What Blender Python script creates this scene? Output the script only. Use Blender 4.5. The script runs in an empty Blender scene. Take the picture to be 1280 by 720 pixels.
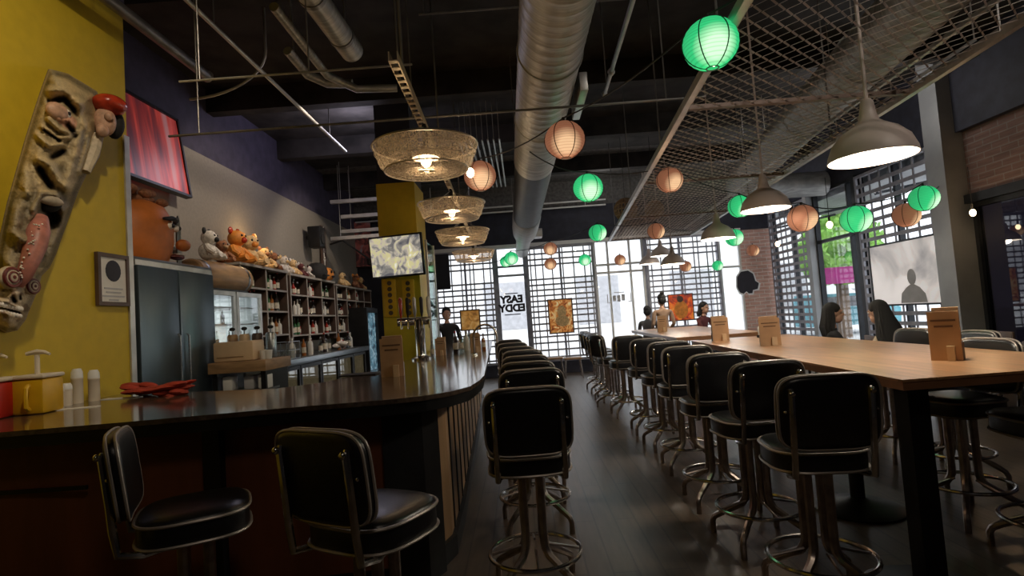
import bpy, bmesh, math, random
from mathutils import Vector, Matrix, noise
random.seed(7)
S = bpy.context.scene
COL = S.collection
PI = math.pi
ORD = ['first','second','third','fourth','fifth','sixth','seventh','eighth','ninth','tenth','eleventh','twelfth','thirteenth','fourteenth','fifteenth','sixteenth']

# ------------------------------------------------------------------ camera
F, CX, CY, H = 700.0, 640.0, 360.0, 1.45
yd = Vector(((650-CX)/F, (CY-397)/F, -1.0)).normalized()
up = Vector((1, .07, 0)).cross(yd).normalized()
xd = yd.cross(up)
W2C = Matrix((xd, yd, up)).transposed()
cam = bpy.data.cameras.new('camera'); camo = bpy.data.objects.new('camera', cam); COL.objects.link(camo)
cam.sensor_width = 36; cam.lens = F/1280*36; cam.clip_start = .05
camo.matrix_world = Matrix.Translation((0,0,H)) @ W2C.transposed().to_4x4()
S.camera = camo
def ray(px, py): return W2C.transposed() @ Vector(((px-CX)/F, (CY-py)/F, -1.0))
def at(px, py, Y): r = ray(px,py); return r*(Y/r.y) + Vector((0,0,H))
def atz(px, py, z): r = ray(px,py); return r*((z-H)/r.z) + Vector((0,0,H))
def atx(px, py, x): r = ray(px,py); return r*(x/r.x) + Vector((0,0,H))

# ------------------------------------------------------------------ materials
def newmat(name):
    m = bpy.data.materials.new(name); m.use_nodes = True
    nt = m.node_tree; nt.nodes.clear()
    out = nt.nodes.new('ShaderNodeOutputMaterial')
    return m, nt, out
def ramp(nt, stops):
    r = nt.nodes.new('ShaderNodeValToRGB')
    els = r.color_ramp.elements
    while len(els) < len(stops): els.new(.5)
    for e,(p,c) in zip(els, stops): e.position = p; e.color = (c[0],c[1],c[2],1)
    return r
def pm(name, col, rough=.5, metal=0.0, var=.2, scale=6.0, bump=0.0, emit=None, es=0.0, col2=None, spec=.5, stretch=None, coat=0):
    m, nt, out = newmat(name); L = nt.links.new
    b = nt.nodes.new('ShaderNodeBsdfPrincipled')
    tc = nt.nodes.new('ShaderNodeTexCoord'); n = nt.nodes.new('ShaderNodeTexNoise')
    n.inputs['Scale'].default_value = scale; n.inputs['Detail'].default_value = 5
    src = tc.outputs['Object']
    if stretch:
        mp = nt.nodes.new('ShaderNodeMapping'); mp.inputs['Scale'].default_value = stretch
        L(src, mp.inputs['Vector']); src = mp.outputs['Vector']
    L(src, n.inputs['Vector'])
    c2 = col2 if col2 else tuple(max(0,c*(1-var)) for c in col)
    c1 = col if col2 else tuple(min(1,c*(1+var)) for c in col)
    r = ramp(nt, [(.35, c2), (.65, c1)])
    L(n.outputs['Fac'], r.inputs['Fac']); L(r.outputs['Color'], b.inputs['Base Color'])
    b.inputs['Roughness'].default_value = rough; b.inputs['Metallic'].default_value = metal
    b.inputs['Specular IOR Level'].default_value = spec
    if coat: b.inputs['Coat Weight'].default_value = coat; b.inputs['Coat Roughness'].default_value = .08
    if bump:
        bp = nt.nodes.new('ShaderNodeBump'); bp.inputs['Strength'].default_value = bump; bp.inputs['Distance'].default_value = .02
        L(n.outputs['Fac'], bp.inputs['Height']); L(bp.outputs['Normal'], b.inputs['Normal'])
    if emit:
        b.inputs['Emission Color'].default_value = (*emit,1); b.inputs['Emission Strength'].default_value = es
    L(b.outputs['BSDF'], out.inputs['Surface'])
    return m
def emat(name, col, s):
    m, nt, out = newmat(name)
    e = nt.nodes.new('ShaderNodeEmission'); e.inputs['Color'].default_value = (*col,1); e.inputs['Strength'].default_value = s
    nt.links.new(e.outputs[0], out.inputs['Surface']); return m
def glassmat(name, tint=(1,1,1), gloss=.08, rough=.02, k=.5):
    m, nt, out = newmat(name); L = nt.links.new
    t = nt.nodes.new('ShaderNodeBsdfTransparent'); t.inputs['Color'].default_value = (*tint,1)
    g = nt.nodes.new('ShaderNodeBsdfGlossy'); g.inputs['Roughness'].default_value = rough
    mx = nt.nodes.new('ShaderNodeMixShader'); lw = nt.nodes.new('ShaderNodeLayerWeight'); lw.inputs['Blend'].default_value = .15
    mt = nt.nodes.new('ShaderNodeMath'); mt.operation = 'MULTIPLY_ADD'; mt.inputs[1].default_value = k; mt.inputs[2].default_value = gloss
    L(lw.outputs['Fresnel'], mt.inputs[0]); L(mt.outputs[0], mx.inputs['Fac'])
    L(t.outputs[0], mx.inputs[1]); L(g.outputs[0], mx.inputs[2]); L(mx.outputs[0], out.inputs['Surface'])
    return m
def veilmat(name, col, alpha, scale=90):
    """fine woven wire cloth: opaque threads over open air"""
    m, nt, out = newmat(name); L = nt.links.new
    t = nt.nodes.new('ShaderNodeBsdfTransparent')
    d = nt.nodes.new('ShaderNodeBsdfPrincipled'); d.inputs['Base Color'].default_value = (*col,1); d.inputs['Metallic'].default_value = .4; d.inputs['Roughness'].default_value = .45
    tl = nt.nodes.new('ShaderNodeBsdfTranslucent'); tl.inputs['Color'].default_value = (*col,1)
    ms = nt.nodes.new('ShaderNodeMixShader'); ms.inputs['Fac'].default_value = .4
    L(d.outputs[0], ms.inputs[1]); L(tl.outputs[0], ms.inputs[2])
    tc = nt.nodes.new('ShaderNodeTexCoord'); n = nt.nodes.new('ShaderNodeTexNoise'); n.inputs['Scale'].default_value = scale
    L(tc.outputs['Object'], n.inputs['Vector'])
    mr = nt.nodes.new('ShaderNodeMapRange'); mr.inputs['From Min'].default_value = .3; mr.inputs['From Max'].default_value = .7
    mr.inputs['To Min'].default_value = max(0,alpha-.2); mr.inputs['To Max'].default_value = min(1,alpha+.2)
    L(n.outputs['Fac'], mr.inputs['Value'])
    mx = nt.nodes.new('ShaderNodeMixShader'); L(mr.outputs[0], mx.inputs['Fac']); L(t.outputs[0], mx.inputs[1]); L(ms.outputs[0], mx.inputs[2])
    L(mx.outputs[0], out.inputs['Surface']); return m
def planks(name, c1, c2, cm, bw, rh, rough, rot=0, mortar=.006, bump=.15, spec=.5, squash=1, vertical=None):
    m, nt, out = newmat(name); L = nt.links.new
    b = nt.nodes.new('ShaderNodeBsdfPrincipled'); tc = nt.nodes.new('ShaderNodeTexCoord'); mp = nt.nodes.new('ShaderNodeMapping')
    src = tc.outputs['Object']
    if vertical:   # wall in the X (or Y) direction: feed (along, z)
        sx = nt.nodes.new('ShaderNodeSeparateXYZ'); cx = nt.nodes.new('ShaderNodeCombineXYZ')
        L(src, sx.inputs[0]); L(sx.outputs[vertical], cx.inputs['X']); L(sx.outputs['Z'], cx.inputs['Y']); src = cx.outputs[0]
    mp.inputs['Rotation'].default_value = (0,0,rot)
    br = nt.nodes.new('ShaderNodeTexBrick'); br.inputs['Scale'].default_value = 1; br.inputs['Brick Width'].default_value = bw; br.inputs['Row Height'].default_value = rh
    br.inputs['Mortar Size'].default_value = mortar; br.inputs['Color1'].default_value = (*c1,1); br.inputs['Color2'].default_value = (*c2,1); br.inputs['Mortar'].default_value = (*cm,1)
    L(src, mp.inputs['Vector']); L(mp.outputs['Vector'], br.inputs['Vector'])
    n = nt.nodes.new('ShaderNodeTexNoise'); n.inputs['Scale'].default_value = 3; n.inputs['Detail'].default_value = 6
    mp2 = nt.nodes.new('ShaderNodeMapping'); mp2.inputs['Scale'].default_value = (1,9,1); L(mp.outputs['Vector'], mp2.inputs['Vector']); L(mp2.outputs['Vector'], n.inputs['Vector'])
    mx = nt.nodes.new('ShaderNodeMixRGB'); mx.blend_type = 'MULTIPLY'; mx.inputs['Fac'].default_value = .6
    r = ramp(nt, [(.3,(.55,.55,.55)),(.7,(1.25,1.25,1.25))]); L(n.outputs['Fac'], r.inputs['Fac'])
    L(br.outputs['Color'], mx.inputs[1]); L(r.outputs['Color'], mx.inputs[2]); L(mx.outputs[0], b.inputs['Base Color'])
    b.inputs['Roughness'].default_value = rough; b.inputs['Specular IOR Level'].default_value = spec
    bp = nt.nodes.new('ShaderNodeBump'); bp.inputs['Strength'].default_value = bump; bp.inputs['Distance'].default_value = .01; bp.invert = True
    L(br.outputs['Fac'], bp.inputs['Height']); L(bp.outputs['Normal'], b.inputs['Normal'])
    L(b.outputs['BSDF'], out.inputs['Surface']); return m
def artmat(name, stops, scale=3, dist=3, emit=0, kind='noise', rough=.4, stretch=(1,1,1)):
    """abstract printed picture"""
    m, nt, out = newmat(name); L = nt.links.new
    b = nt.nodes.new('ShaderNodeBsdfPrincipled'); tc = nt.nodes.new('ShaderNodeTexCoord')
    n = nt.nodes.new('ShaderNodeTexNoise'); n.inputs['Scale'].default_value = scale; n.inputs['Detail'].default_value = 4; n.inputs['Distortion'].default_value = dist
    mp = nt.nodes.new('ShaderNodeMapping'); mp.inputs['Scale'].default_value = stretch; L(tc.outputs['Object'], mp.inputs['Vector']); L(mp.outputs['Vector'], n.inputs['Vector']); r = ramp(nt, stops); L(n.outputs['Fac'], r.inputs['Fac']); L(r.outputs['Color'], b.inputs['Base Color'])
    b.inputs['Roughness'].default_value = rough
    if emit: L(r.outputs['Color'], b.inputs['Emission Color']); b.inputs['Emission Strength'].default_value = emit
    L(b.outputs['BSDF'], out.inputs['Surface']); return m
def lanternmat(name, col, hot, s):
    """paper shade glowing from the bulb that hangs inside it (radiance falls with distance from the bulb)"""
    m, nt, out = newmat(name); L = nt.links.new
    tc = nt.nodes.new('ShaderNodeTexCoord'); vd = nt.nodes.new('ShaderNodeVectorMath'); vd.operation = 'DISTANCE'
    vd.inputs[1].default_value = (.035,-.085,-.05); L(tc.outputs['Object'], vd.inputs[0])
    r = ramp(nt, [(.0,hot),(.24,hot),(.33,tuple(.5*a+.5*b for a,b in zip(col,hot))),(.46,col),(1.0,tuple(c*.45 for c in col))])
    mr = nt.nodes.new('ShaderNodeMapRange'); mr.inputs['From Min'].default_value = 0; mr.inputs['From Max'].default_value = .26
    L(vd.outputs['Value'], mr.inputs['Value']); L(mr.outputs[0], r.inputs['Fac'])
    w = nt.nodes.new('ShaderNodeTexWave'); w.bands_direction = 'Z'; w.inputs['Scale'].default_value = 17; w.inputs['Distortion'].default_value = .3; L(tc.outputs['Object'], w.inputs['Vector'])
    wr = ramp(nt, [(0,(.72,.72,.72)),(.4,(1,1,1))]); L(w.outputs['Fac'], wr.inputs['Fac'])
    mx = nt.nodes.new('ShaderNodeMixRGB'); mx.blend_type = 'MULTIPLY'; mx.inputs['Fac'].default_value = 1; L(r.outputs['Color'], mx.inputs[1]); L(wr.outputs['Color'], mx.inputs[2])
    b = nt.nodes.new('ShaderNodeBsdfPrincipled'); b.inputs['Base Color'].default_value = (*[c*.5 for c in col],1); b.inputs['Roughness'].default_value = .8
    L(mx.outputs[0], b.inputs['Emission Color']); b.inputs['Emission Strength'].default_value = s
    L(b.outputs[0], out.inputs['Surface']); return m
def attrmat(name, rough=.6, bump=.3, scale=60):
    m, nt, out = newmat(name); L = nt.links.new
    b = nt.nodes.new('ShaderNodeBsdfPrincipled'); a = nt.nodes.new('ShaderNodeAttribute'); a.attribute_name = 'Col'
    n = nt.nodes.new('ShaderNodeTexNoise'); n.inputs['Scale'].default_value = scale; tc = nt.nodes.new('ShaderNodeTexCoord'); L(tc.outputs['Object'], n.inputs['Vector'])
    r = ramp(nt, [(.3,(.75,.75,.75)),(.7,(1.2,1.2,1.2))]); L(n.outputs['Fac'], r.inputs['Fac'])
    mx = nt.nodes.new('ShaderNodeMixRGB'); mx.blend_type = 'MULTIPLY'; mx.inputs['Fac'].default_value = .7
    L(a.outputs['Color'], mx.inputs[1]); L(r.outputs['Color'], mx.inputs[2]); L(mx.outputs[0], b.inputs['Base Color']); b.inputs['Roughness'].default_value = rough
    bp = nt.nodes.new('ShaderNodeBump'); bp.inputs['Strength'].default_value = bump; bp.inputs['Distance'].default_value = .01
    L(n.outputs['Fac'], bp.inputs['Height']); L(bp.outputs['Normal'], b.inputs['Normal'])
    L(b.outputs[0], out.inputs['Surface']); return m

M = {}
M['floor'] = planks('floor wood', (.085,.06,.042),(.105,.075,.052),(.05,.036,.026), 1.6,.14,.33, rot=PI/2)
M['ceil'] = pm('ceiling black', (.024,.021,.02), .85, var=.6, scale=3, bump=.4)
M['grey'] = pm('grey paint', (.23,.205,.175), .8, var=.06, scale=25)
M['purple'] = pm('dark purple paint', (.05,.042,.075), .8, var=.2)
M['navy'] = pm('navy paint', (.02,.021,.035), .7, var=.25)
M['concrete_litceil'] = pm('ceiling concrete', (.12,.115,.11), .9, var=.3, scale=14, bump=.3)  # wall concrete; on the far ceiling its grey paints in window light
M['yellow'] = pm('yellow paint', (.56,.40,.018), .6, var=.05, scale=10)
M['olive'] = pm('yellow green paint', (.45,.42,.03), .6, var=.08, scale=10)
M['black'] = pm('black metal', (.012,.012,.013), .45, .3, var=.3)
M['blackmat'] = pm('black matte', (.012,.011,.011), .8, var=.3)
M['vinyl'] = pm('black vinyl', (.010,.010,.012), .32, var=.3, scale=120, bump=.06, spec=.6)
M['piping'] = pm('pale piping', (.42,.37,.33), .35, .3, var=.1)
M['chrome'] = pm('worn chrome', (.62,.60,.57), .18, 1.0, var=.12, scale=20)
M['chromedim'] = pm('aged chrome', (.42,.36,.32), .28, 1.0, var=.2, scale=20)
M['steel'] = pm('brushed steel', (.33,.36,.38), .32, 1.0, var=.12, scale=4, stretch=(1,1,30))
M['bluesteel'] = pm('dark blue steel door', (.10,.135,.16), .33, .75, var=.15, scale=2.0, stretch=(1,1,.3))
M['duct'] = pm('galvanised duct', (.42,.42,.41), .5, .55, var=.2, scale=5, stretch=(1,9,1))
M['ductdark'] = pm('dark duct sleeve', (.03,.03,.03), .5, .3, var=.3)
M['conduit'] = pm('pale conduit', (.55,.54,.52), .4, .7, var=.15)
M['rod'] = pm('hanger rod', (.22,.21,.2), .45, .7, var=.2)
M['strut'] = pm('cream strut', (.55,.45,.3), .45, .4, var=.12)
M['mesh'] = pm('expanded metal', (.6,.52,.46), .5, .5, var=.2)
M['rustbar'] = pm('brown steel bar', (.2,.14,.11), .5, .4, var=.2)
M['table'] = planks('table maple', (.55,.30,.15),(.48,.25,.12),(.30,.15,.07), 2.2,.16,.3, rot=PI/2, mortar=.002, bump=.03)
M['tableedge'] = pm('table edge', (.33,.16,.08), .4, var=.15, scale=3, stretch=(1,6,1))
M['bartop'] = pm('bar top lacquer', (.10,.068,.05), .14, 0, var=.25, scale=30, coat=.4)
M['baredge'] = pm('bar edge black', (.008,.008,.008), .35, var=.2)
M['panel'] = pm('red brown panel', (.22,.07,.03), .5, var=.25, scale=2, stretch=(2,2,.4))
M['panellight'] = pm('tan panel', (.40,.24,.12), .5, var=.25, scale=3, stretch=(2,2,.3))
M['darkwood'] = pm('dark shelf wood', (.085,.05,.036), .5, var=.3, scale=4)
M['shelfedge'] = pm('pale shelf edge', (.33,.29,.25), .5, var=.2)
M['tan'] = pm('tan wood', (.33,.2,.1), .5, var=.25, scale=4, stretch=(1,1,6))
M['lighttan'] = pm('pale wood box', (.62,.45,.28), .5, var=.12, scale=4)
M['kraft'] = pm('kraft card', (.50,.31,.17), .7, var=.15, scale=5)
M['kraftdark'] = pm('dark kraft print', (.16,.08,.04), .7, var=.2)
M['cream'] = pm('cream', (.7,.62,.5), .6, var=.06)
M['white'] = pm('white plastic', (.72,.72,.7), .4, var=.04)
M['paper'] = pm('paper', (.75,.73,.68), .7, var=.05)
M['red'] = pm('red plastic', (.45,.02,.012), .4, var=.12)
M['mustard'] = pm('yellow plastic', (.62,.36,.01), .4, var=.1)
M['redcloth'] = pm('red cloth', (.35,.035,.015), .8, var=.35, scale=14)
M['screenframe'] = pm('lattice grey', (.30,.30,.34), .5, .2, var=.2)
M['column'] = pm('grey steel column', (.34,.35,.36), .5, .3, var=.12, scale=2)
M['frame'] = pm('dark frame', (.02,.022,.026), .4, .4, var=.2)
M['whiteframe'] = pm('white window frame', (.75,.75,.73), .5, var=.04)
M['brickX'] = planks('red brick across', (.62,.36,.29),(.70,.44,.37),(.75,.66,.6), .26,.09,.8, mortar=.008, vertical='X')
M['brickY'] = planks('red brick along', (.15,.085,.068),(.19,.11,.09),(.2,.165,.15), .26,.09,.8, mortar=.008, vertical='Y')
M['pane'] = glassmat('window glass', (.97,.98,1), .015, k=.25)
M['smoke'] = glassmat('smoked glass', (.06,.055,.075), .10)
M['tintglass'] = glassmat('green glass edge', (.75,.95,.9), .08)
M['bglass'] = glassmat('clear bottle glass', (.85,.87,.85), .12)
M['bamber'] = pm('amber bottle', (.30,.10,.02), .12, var=.2)
M['bgreen'] = pm('green bottle', (.03,.12,.04), .12, var=.2)
M['bdark'] = pm('dark bottle', (.03,.02,.02), .12, var=.2)
M['bwhite'] = pm('white bottle', (.62,.6,.55), .2, var=.05)
M['bred'] = pm('red bottle', (.35,.03,.02), .15, var=.1)
M['label'] = pm('bottle label', (.62,.56,.45), .7, var=.2, scale=30)
M['orange'] = pm('carved orange', (.55,.16,.03), .55, var=.2, scale=5, bump=.2)
M['orange2'] = pm('toy orange', (.75,.27,.04), .6, var=.2, scale=14)
M['plushcream'] = pm('toy cream', (.72,.5,.25), .9, var=.25, scale=30, bump=.4)
M['plushwhite'] = pm('toy white', (.65,.6,.55), .9, var=.2, scale=30, bump=.4)
M['plushbrown'] = pm('toy brown', (.28,.12,.06), .9, var=.3, scale=30, bump=.4)
M['silver'] = pm('silver toy', (.5,.48,.46), .35, .7, var=.2)
M['tongue'] = pm('carved pink', (.42,.16,.12), .45, var=.2, scale=20)
M['dotwhite'] = pm('white paint dot', (.8,.75,.68), .5, var=.05)
M['bone'] = pm('bone paint', (.5,.42,.3), .6, var=.2, scale=20)
M['darkred'] = pm('dark red paint', (.14,.02,.015), .5, var=.3)
M['redpaint'] = pm('glossy red', (.42,.04,.015), .25, var=.3, scale=14)
M['skintan'] = pm('carved flesh', (.5,.3,.2), .5, var=.25, scale=25)
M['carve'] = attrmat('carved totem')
M['shade'] = pm('taupe enamel', (.5,.41,.36), .5, .0, var=.12, scale=3)
M['shadein'] = pm('white enamel', (.85,.82,.78), .5, var=.02, emit=(1,.93,.82), es=2.2)
M['bulb'] = emat('warm bulb', (1,.72,.42), 16)
M['bulbwhite'] = emat('white bulb', (1,.9,.75), 14)
M['bulbsoft'] = emat('soft bulb', (1,.8,.55), 7)
M['veil'] = veilmat('wire cloth', (.52,.42,.31), .42)
M['wire'] = pm('wire', (.5,.44,.36), .4, .6, var=.1)
M['cable'] = pm('black cable', (.012,.012,.012), .6, var=.2)
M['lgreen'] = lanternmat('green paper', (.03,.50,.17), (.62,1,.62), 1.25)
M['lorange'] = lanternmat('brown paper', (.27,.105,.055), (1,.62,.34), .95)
M['seamgreen'] = pm('green seam', (.0,.10,.035), .8, var=.1)
M['seambrown'] = pm('brown seam', (.06,.018,.01), .8, var=.1)
M['hair'] = pm('black hair', (.006,.005,.005), .7, var=.5, scale=40, stretch=(8,8,1), bump=.4)
M['skin'] = pm('skin', (.52,.30,.21), .55, var=.08)
M['jacket'] = pm('black jacket', (.015,.015,.018), .8, var=.2)
M['tanhood'] = pm('tan hoodie', (.34,.22,.15), .9, var=.12)
M['greyshirt'] = pm('grey shirt', (.15,.15,.16), .9, var=.12)
M['beige'] = pm('beige top', (.5,.4,.3), .9, var=.12)
M['maroon'] = pm('maroon top', (.12,.03,.03), .9, var=.12)
M['jeans'] = pm('dark jeans', (.03,.035,.05), .9, var=.2)
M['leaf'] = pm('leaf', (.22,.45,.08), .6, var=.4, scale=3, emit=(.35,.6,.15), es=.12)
M['bark'] = pm('bark', (.12,.08,.05), .9, var=.3)
M['magenta'] = pm('magenta cloth', (.55,.03,.28), .7, var=.1)
M['teal'] = pm('teal paint', (.1,.3,.36), .6, var=.2)
M['pave'] = pm('pale paving', (.5,.5,.5), .9, var=.1)
M['facade'] = pm('pale facade', (.8,.8,.8), .9, var=.06)
M['ink'] = pm('sign black', (.015,.012,.02), .6, var=.2)
M['inkgrey'] = pm('sign grey', (.45,.45,.47), .6, var=.1)
M['signwhite'] = pm('sign white', (.8,.8,.8), .6, var=.02)
M['artgold'] = artmat('gold picture', [(.3,(.12,.02,.01)),(.45,(.55,.16,.03)),(.55,(.75,.4,.12)),(.68,(.9,.7,.4))], 5, 2.5, .35)  # small glow put into this and the next two prints to brighten them
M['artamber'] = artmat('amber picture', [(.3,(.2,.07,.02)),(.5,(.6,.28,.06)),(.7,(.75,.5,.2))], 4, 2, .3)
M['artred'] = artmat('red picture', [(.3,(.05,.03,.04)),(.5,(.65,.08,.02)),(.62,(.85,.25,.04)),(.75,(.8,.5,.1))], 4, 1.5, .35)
M['artgrey'] = artmat('faded picture', [(.3,(.25,.24,.25)),(.48,(.6,.56,.54)),(.58,(.82,.77,.75))], 1.1, .6, .55)  # glow put into the print in place of window light behind it
M['arttv'] = artmat('screen picture', [(.3,(.1,.1,.12)),(.42,(.25,.24,.22)),(.52,(.55,.5,.42)),(.62,(.75,.68,.3)),(.72,(.9,.9,.85))], 7, 1.2, .8, rough=.1)
M['screenred'] = artmat('red screen', [(.32,(.02,.02,.035)),(.45,(.25,.03,.03)),(.55,(.55,.06,.045)),(.7,(.5,.2,.2))], 1.6, .4, .35, rough=.35, stretch=(3,1,.35))
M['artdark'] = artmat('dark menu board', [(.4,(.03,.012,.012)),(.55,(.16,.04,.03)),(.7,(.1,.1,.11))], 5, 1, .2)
M['coolerlit'] = pm('lit cooler inside', (.7,.72,.66), .5, var=.1, scale=9, emit=(.95,1,.9), es=2.4)
M['cooldim'] = pm('dim cooler inside', (.25,.2,.14), .6, var=.3, scale=6, emit=(1,.75,.4), es=.12)
M['coolblue'] = artmat('blue cooler stock', [(.35,(.03,.05,.08)),(.5,(.15,.35,.45)),(.65,(.6,.75,.8))], 7, 1, .5)
M['chalk'] = pm('chalkboard', (.016,.016,.024), .7, var=.2)

# ------------------------------------------------------------------ mesh builder
class MB:
    def __init__(s): s.v=[]; s.f=[]; s.mi=[]; s.cur=0
    def add(s, vs, fs, T=None):
        o = len(s.v)
        s.v += [tuple(T @ Vector(p)) if T else tuple(p) for p in vs]
        s.f += [tuple(i+o for i in f) for f in fs]; s.mi += [s.cur]*len(fs)
        return s
    def box(s, x0,x1,y0,y1,z0,z1, T=None):
        vs=[(x0,y0,z0),(x1,y0,z0),(x1,y1,z0),(x0,y1,z0),(x0,y0,z1),(x1,y0,z1),(x1,y1,z1),(x0,y1,z1)]
        return s.add(vs,[(0,3,2,1),(4,5,6,7),(0,1,5,4),(1,2,6,5),(2,3,7,6),(3,0,4,7)],T)
    def cbox(s, c, sz, T=None):
        return s.box(c[0]-sz[0]/2,c[0]+sz[0]/2,c[1]-sz[1]/2,c[1]+sz[1]/2,c[2]-sz[2]/2,c[2]+sz[2]/2,T)
    def rbox(s, x0,x1,y0,y1,z0,z1, r=.01, T=None):
        bm = bmesh.new(); bmesh.ops.create_cube(bm, size=1)
        for v in bm.verts: v.co = Vector(((x0+x1)/2+v.co.x*(x1-x0),(y0+y1)/2+v.co.y*(y1-y0),(z0+z1)/2+v.co.z*(z1-z0)))
        bmesh.ops.bevel(bm, geom=bm.edges[:], offset=r, segments=2, affect='EDGES', profile=.5)
        bm.verts.index_update()
        s.add([v.co[:] for v in bm.verts],[[v.index for v in f.verts] for f in bm.faces],T); bm.free(); return s
    def bar(s, a, b, w, h):
        """straight rectangular bar from a to b"""
        a=Vector(a); b=Vector(b); d=b-a; L=d.length; d.normalize()
        u = Vector((0,0,1)) if abs(d.z)<.9 else Vector((0,1,0))
        x = d.cross(u).normalized(); u = x.cross(d)
        T = Matrix((( x.x,d.x,u.x,a.x),(x.y,d.y,u.y,a.y),(x.z,d.z,u.z,a.z),(0,0,0,1)))
        return s.box(-w/2,w/2,0,L,-h/2,h/2,T)
    def tube(s, pts, r, n=8, closed=False, T=None):
        pts=[Vector(p) for p in pts]; k=len(pts)
        rs = r if isinstance(r,(list,tuple)) else [r]*k
        vs=[]; prev=None
        for i,p in enumerate(pts):
            if closed: t=(pts[(i+1)%k]-pts[i-1]).normalized()
            elif i==0: t=(pts[1]-p).normalized()
            elif i==k-1: t=(p-pts[-2]).normalized()
            else: t=((pts[i+1]-p).normalized()+(p-pts[i-1]).normalized()).normalized()
            if prev is None:
                u=Vector((0,0,1)) if abs(t.z)<.9 else Vector((1,0,0)); x=t.cross(u).normalized()
            else: x=(prev-t*prev.dot(t)).normalized()
            prev=x; y=t.cross(x)
            for j in range(n):
                a=2*PI*j/n; vs.append(p+x*(math.cos(a)*rs[i])+y*(math.sin(a)*rs[i]))
        fs=[]
        for i in range(k if closed else k-1):
            i2=(i+1)%k
            for j in range(n):
                j2=(j+1)%n; fs.append((i*n+j,i*n+j2,i2*n+j2,i2*n+j))
        if not closed:
            fs.append(tuple(range(n-1,-1,-1))); fs.append(tuple((k-1)*n+j for j in range(n)))
        return s.add(vs,fs,T)
    def ring(s, c, R, r, n=32, m=6, T=None, rx=None):
        return s.tube([(c[0]+(rx or R)*math.cos(2*PI*i/n),c[1]+R*math.sin(2*PI*i/n),c[2]) for i in range(n)],r,m,True,T)
    def lathe(s, prof, n=20, c=(0,0,0), T=None):
        vs=[]; fs=[]; k=len(prof)
        for r,z in prof:
            for j in range(n):
                a=2*PI*j/n; vs.append((c[0]+max(r,1e-5)*math.cos(a),c[1]+max(r,1e-5)*math.sin(a),c[2]+z))
        for i in range(k-1):
            for j in range(n):
                j2=(j+1)%n; fs.append((i*n+j,i*n+j2,(i+1)*n+j2,(i+1)*n+j))
        if prof[0][0]>1e-4: fs.append(tuple(range(n-1,-1,-1)))
        if prof[-1][0]>1e-4: fs.append(tuple((k-1)*n+j for j in range(n)))
        return s.add(vs,fs,T)
    def lathe_open(s, prof, n=24, c=(0,0,0), T=None):
        vs=[]; fs=[]; k=len(prof)
        for r,z in prof:
            for j in range(n):
                a=2*PI*j/n; vs.append((c[0]+r*math.cos(a),c[1]+r*math.sin(a),c[2]+z))
        for i in range(k-1):
            for j in range(n):
                j2=(j+1)%n; fs.append((i*n+j,i*n+j2,(i+1)*n+j2,(i+1)*n+j))
        return s.add(vs,fs,T)
    def ball(s, c, r, nu=14, nv=9, T=None):
        rx,ry,rz = r if isinstance(r,(list,tuple)) else (r,r,r)
        vs=[(c[0],c[1],c[2]-rz)]; fs=[]
        for i in range(1,nv):
            a=-PI/2+PI*i/nv
            for j in range(nu):
                b=2*PI*j/nu; vs.append((c[0]+rx*math.cos(a)*math.cos(b),c[1]+ry*math.cos(a)*math.sin(b),c[2]+rz*math.sin(a)))
        vs.append((c[0],c[1],c[2]+rz)); top=len(vs)-1
        for j in range(nu):
            j2=(j+1)%nu; fs.append((0,1+j2,1+j))
            for i in range(nv-2): fs.append((1+i*nu+j,1+i*nu+j2,1+(i+1)*nu+j2,1+(i+1)*nu+j))
            fs.append((1+(nv-2)*nu+j,1+(nv-2)*nu+j2,top))
        return s.add(vs,fs,T)
    def prism(s, poly, z0, z1, T=None):
        n=len(poly); vs=[(p[0],p[1],z0) for p in poly]+[(p[0],p[1],z1) for p in poly]
        fs=[tuple(range(n-1,-1,-1)),tuple(range(n,2*n))]+[(i,(i+1)%n,n+(i+1)%n,n+i) for i in range(n)]
        return s.add(vs,fs,T)
    def loft(s, rings, T=None, cap=True):
        n=len(rings[0]); vs=[p for r in rings for p in r]; fs=[]
        for i in range(len(rings)-1):
            for j in range(n):
                j2=(j+1)%n; fs.append((i*n+j,i*n+j2,(i+1)*n+j2,(i+1)*n+j))
        if cap: fs.append(tuple(range(n-1,-1,-1))); fs.append(tuple((len(rings)-1)*n+j for j in range(n)))
        return s.add(vs,fs,T)
    def build(s, name, mat, parent=None, smooth=True, angle=40, fix=True):
        me=bpy.data.meshes.new(name); me.from_pydata(s.v,[],s.f)
        mats = mat if isinstance(mat,(list,tuple)) else [mat]
        for m in mats: me.materials.append(M[m] if isinstance(m,str) else m)
        if len(mats)>1: me.polygons.foreach_set('material_index', s.mi)
        if fix:
            bm=bmesh.new(); bm.from_mesh(me); bmesh.ops.recalc_face_normals(bm, faces=bm.faces[:]); bm.to_mesh(me); bm.free()
        if smooth:
            me.polygons.foreach_set('use_smooth',[True]*len(me.polygons)); me.set_sharp_from_angle(angle=math.radians(angle))
        me.update()
        o=bpy.data.objects.new(name,me); COL.objects.link(o)
        if parent: o.parent=parent
        return o

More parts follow.
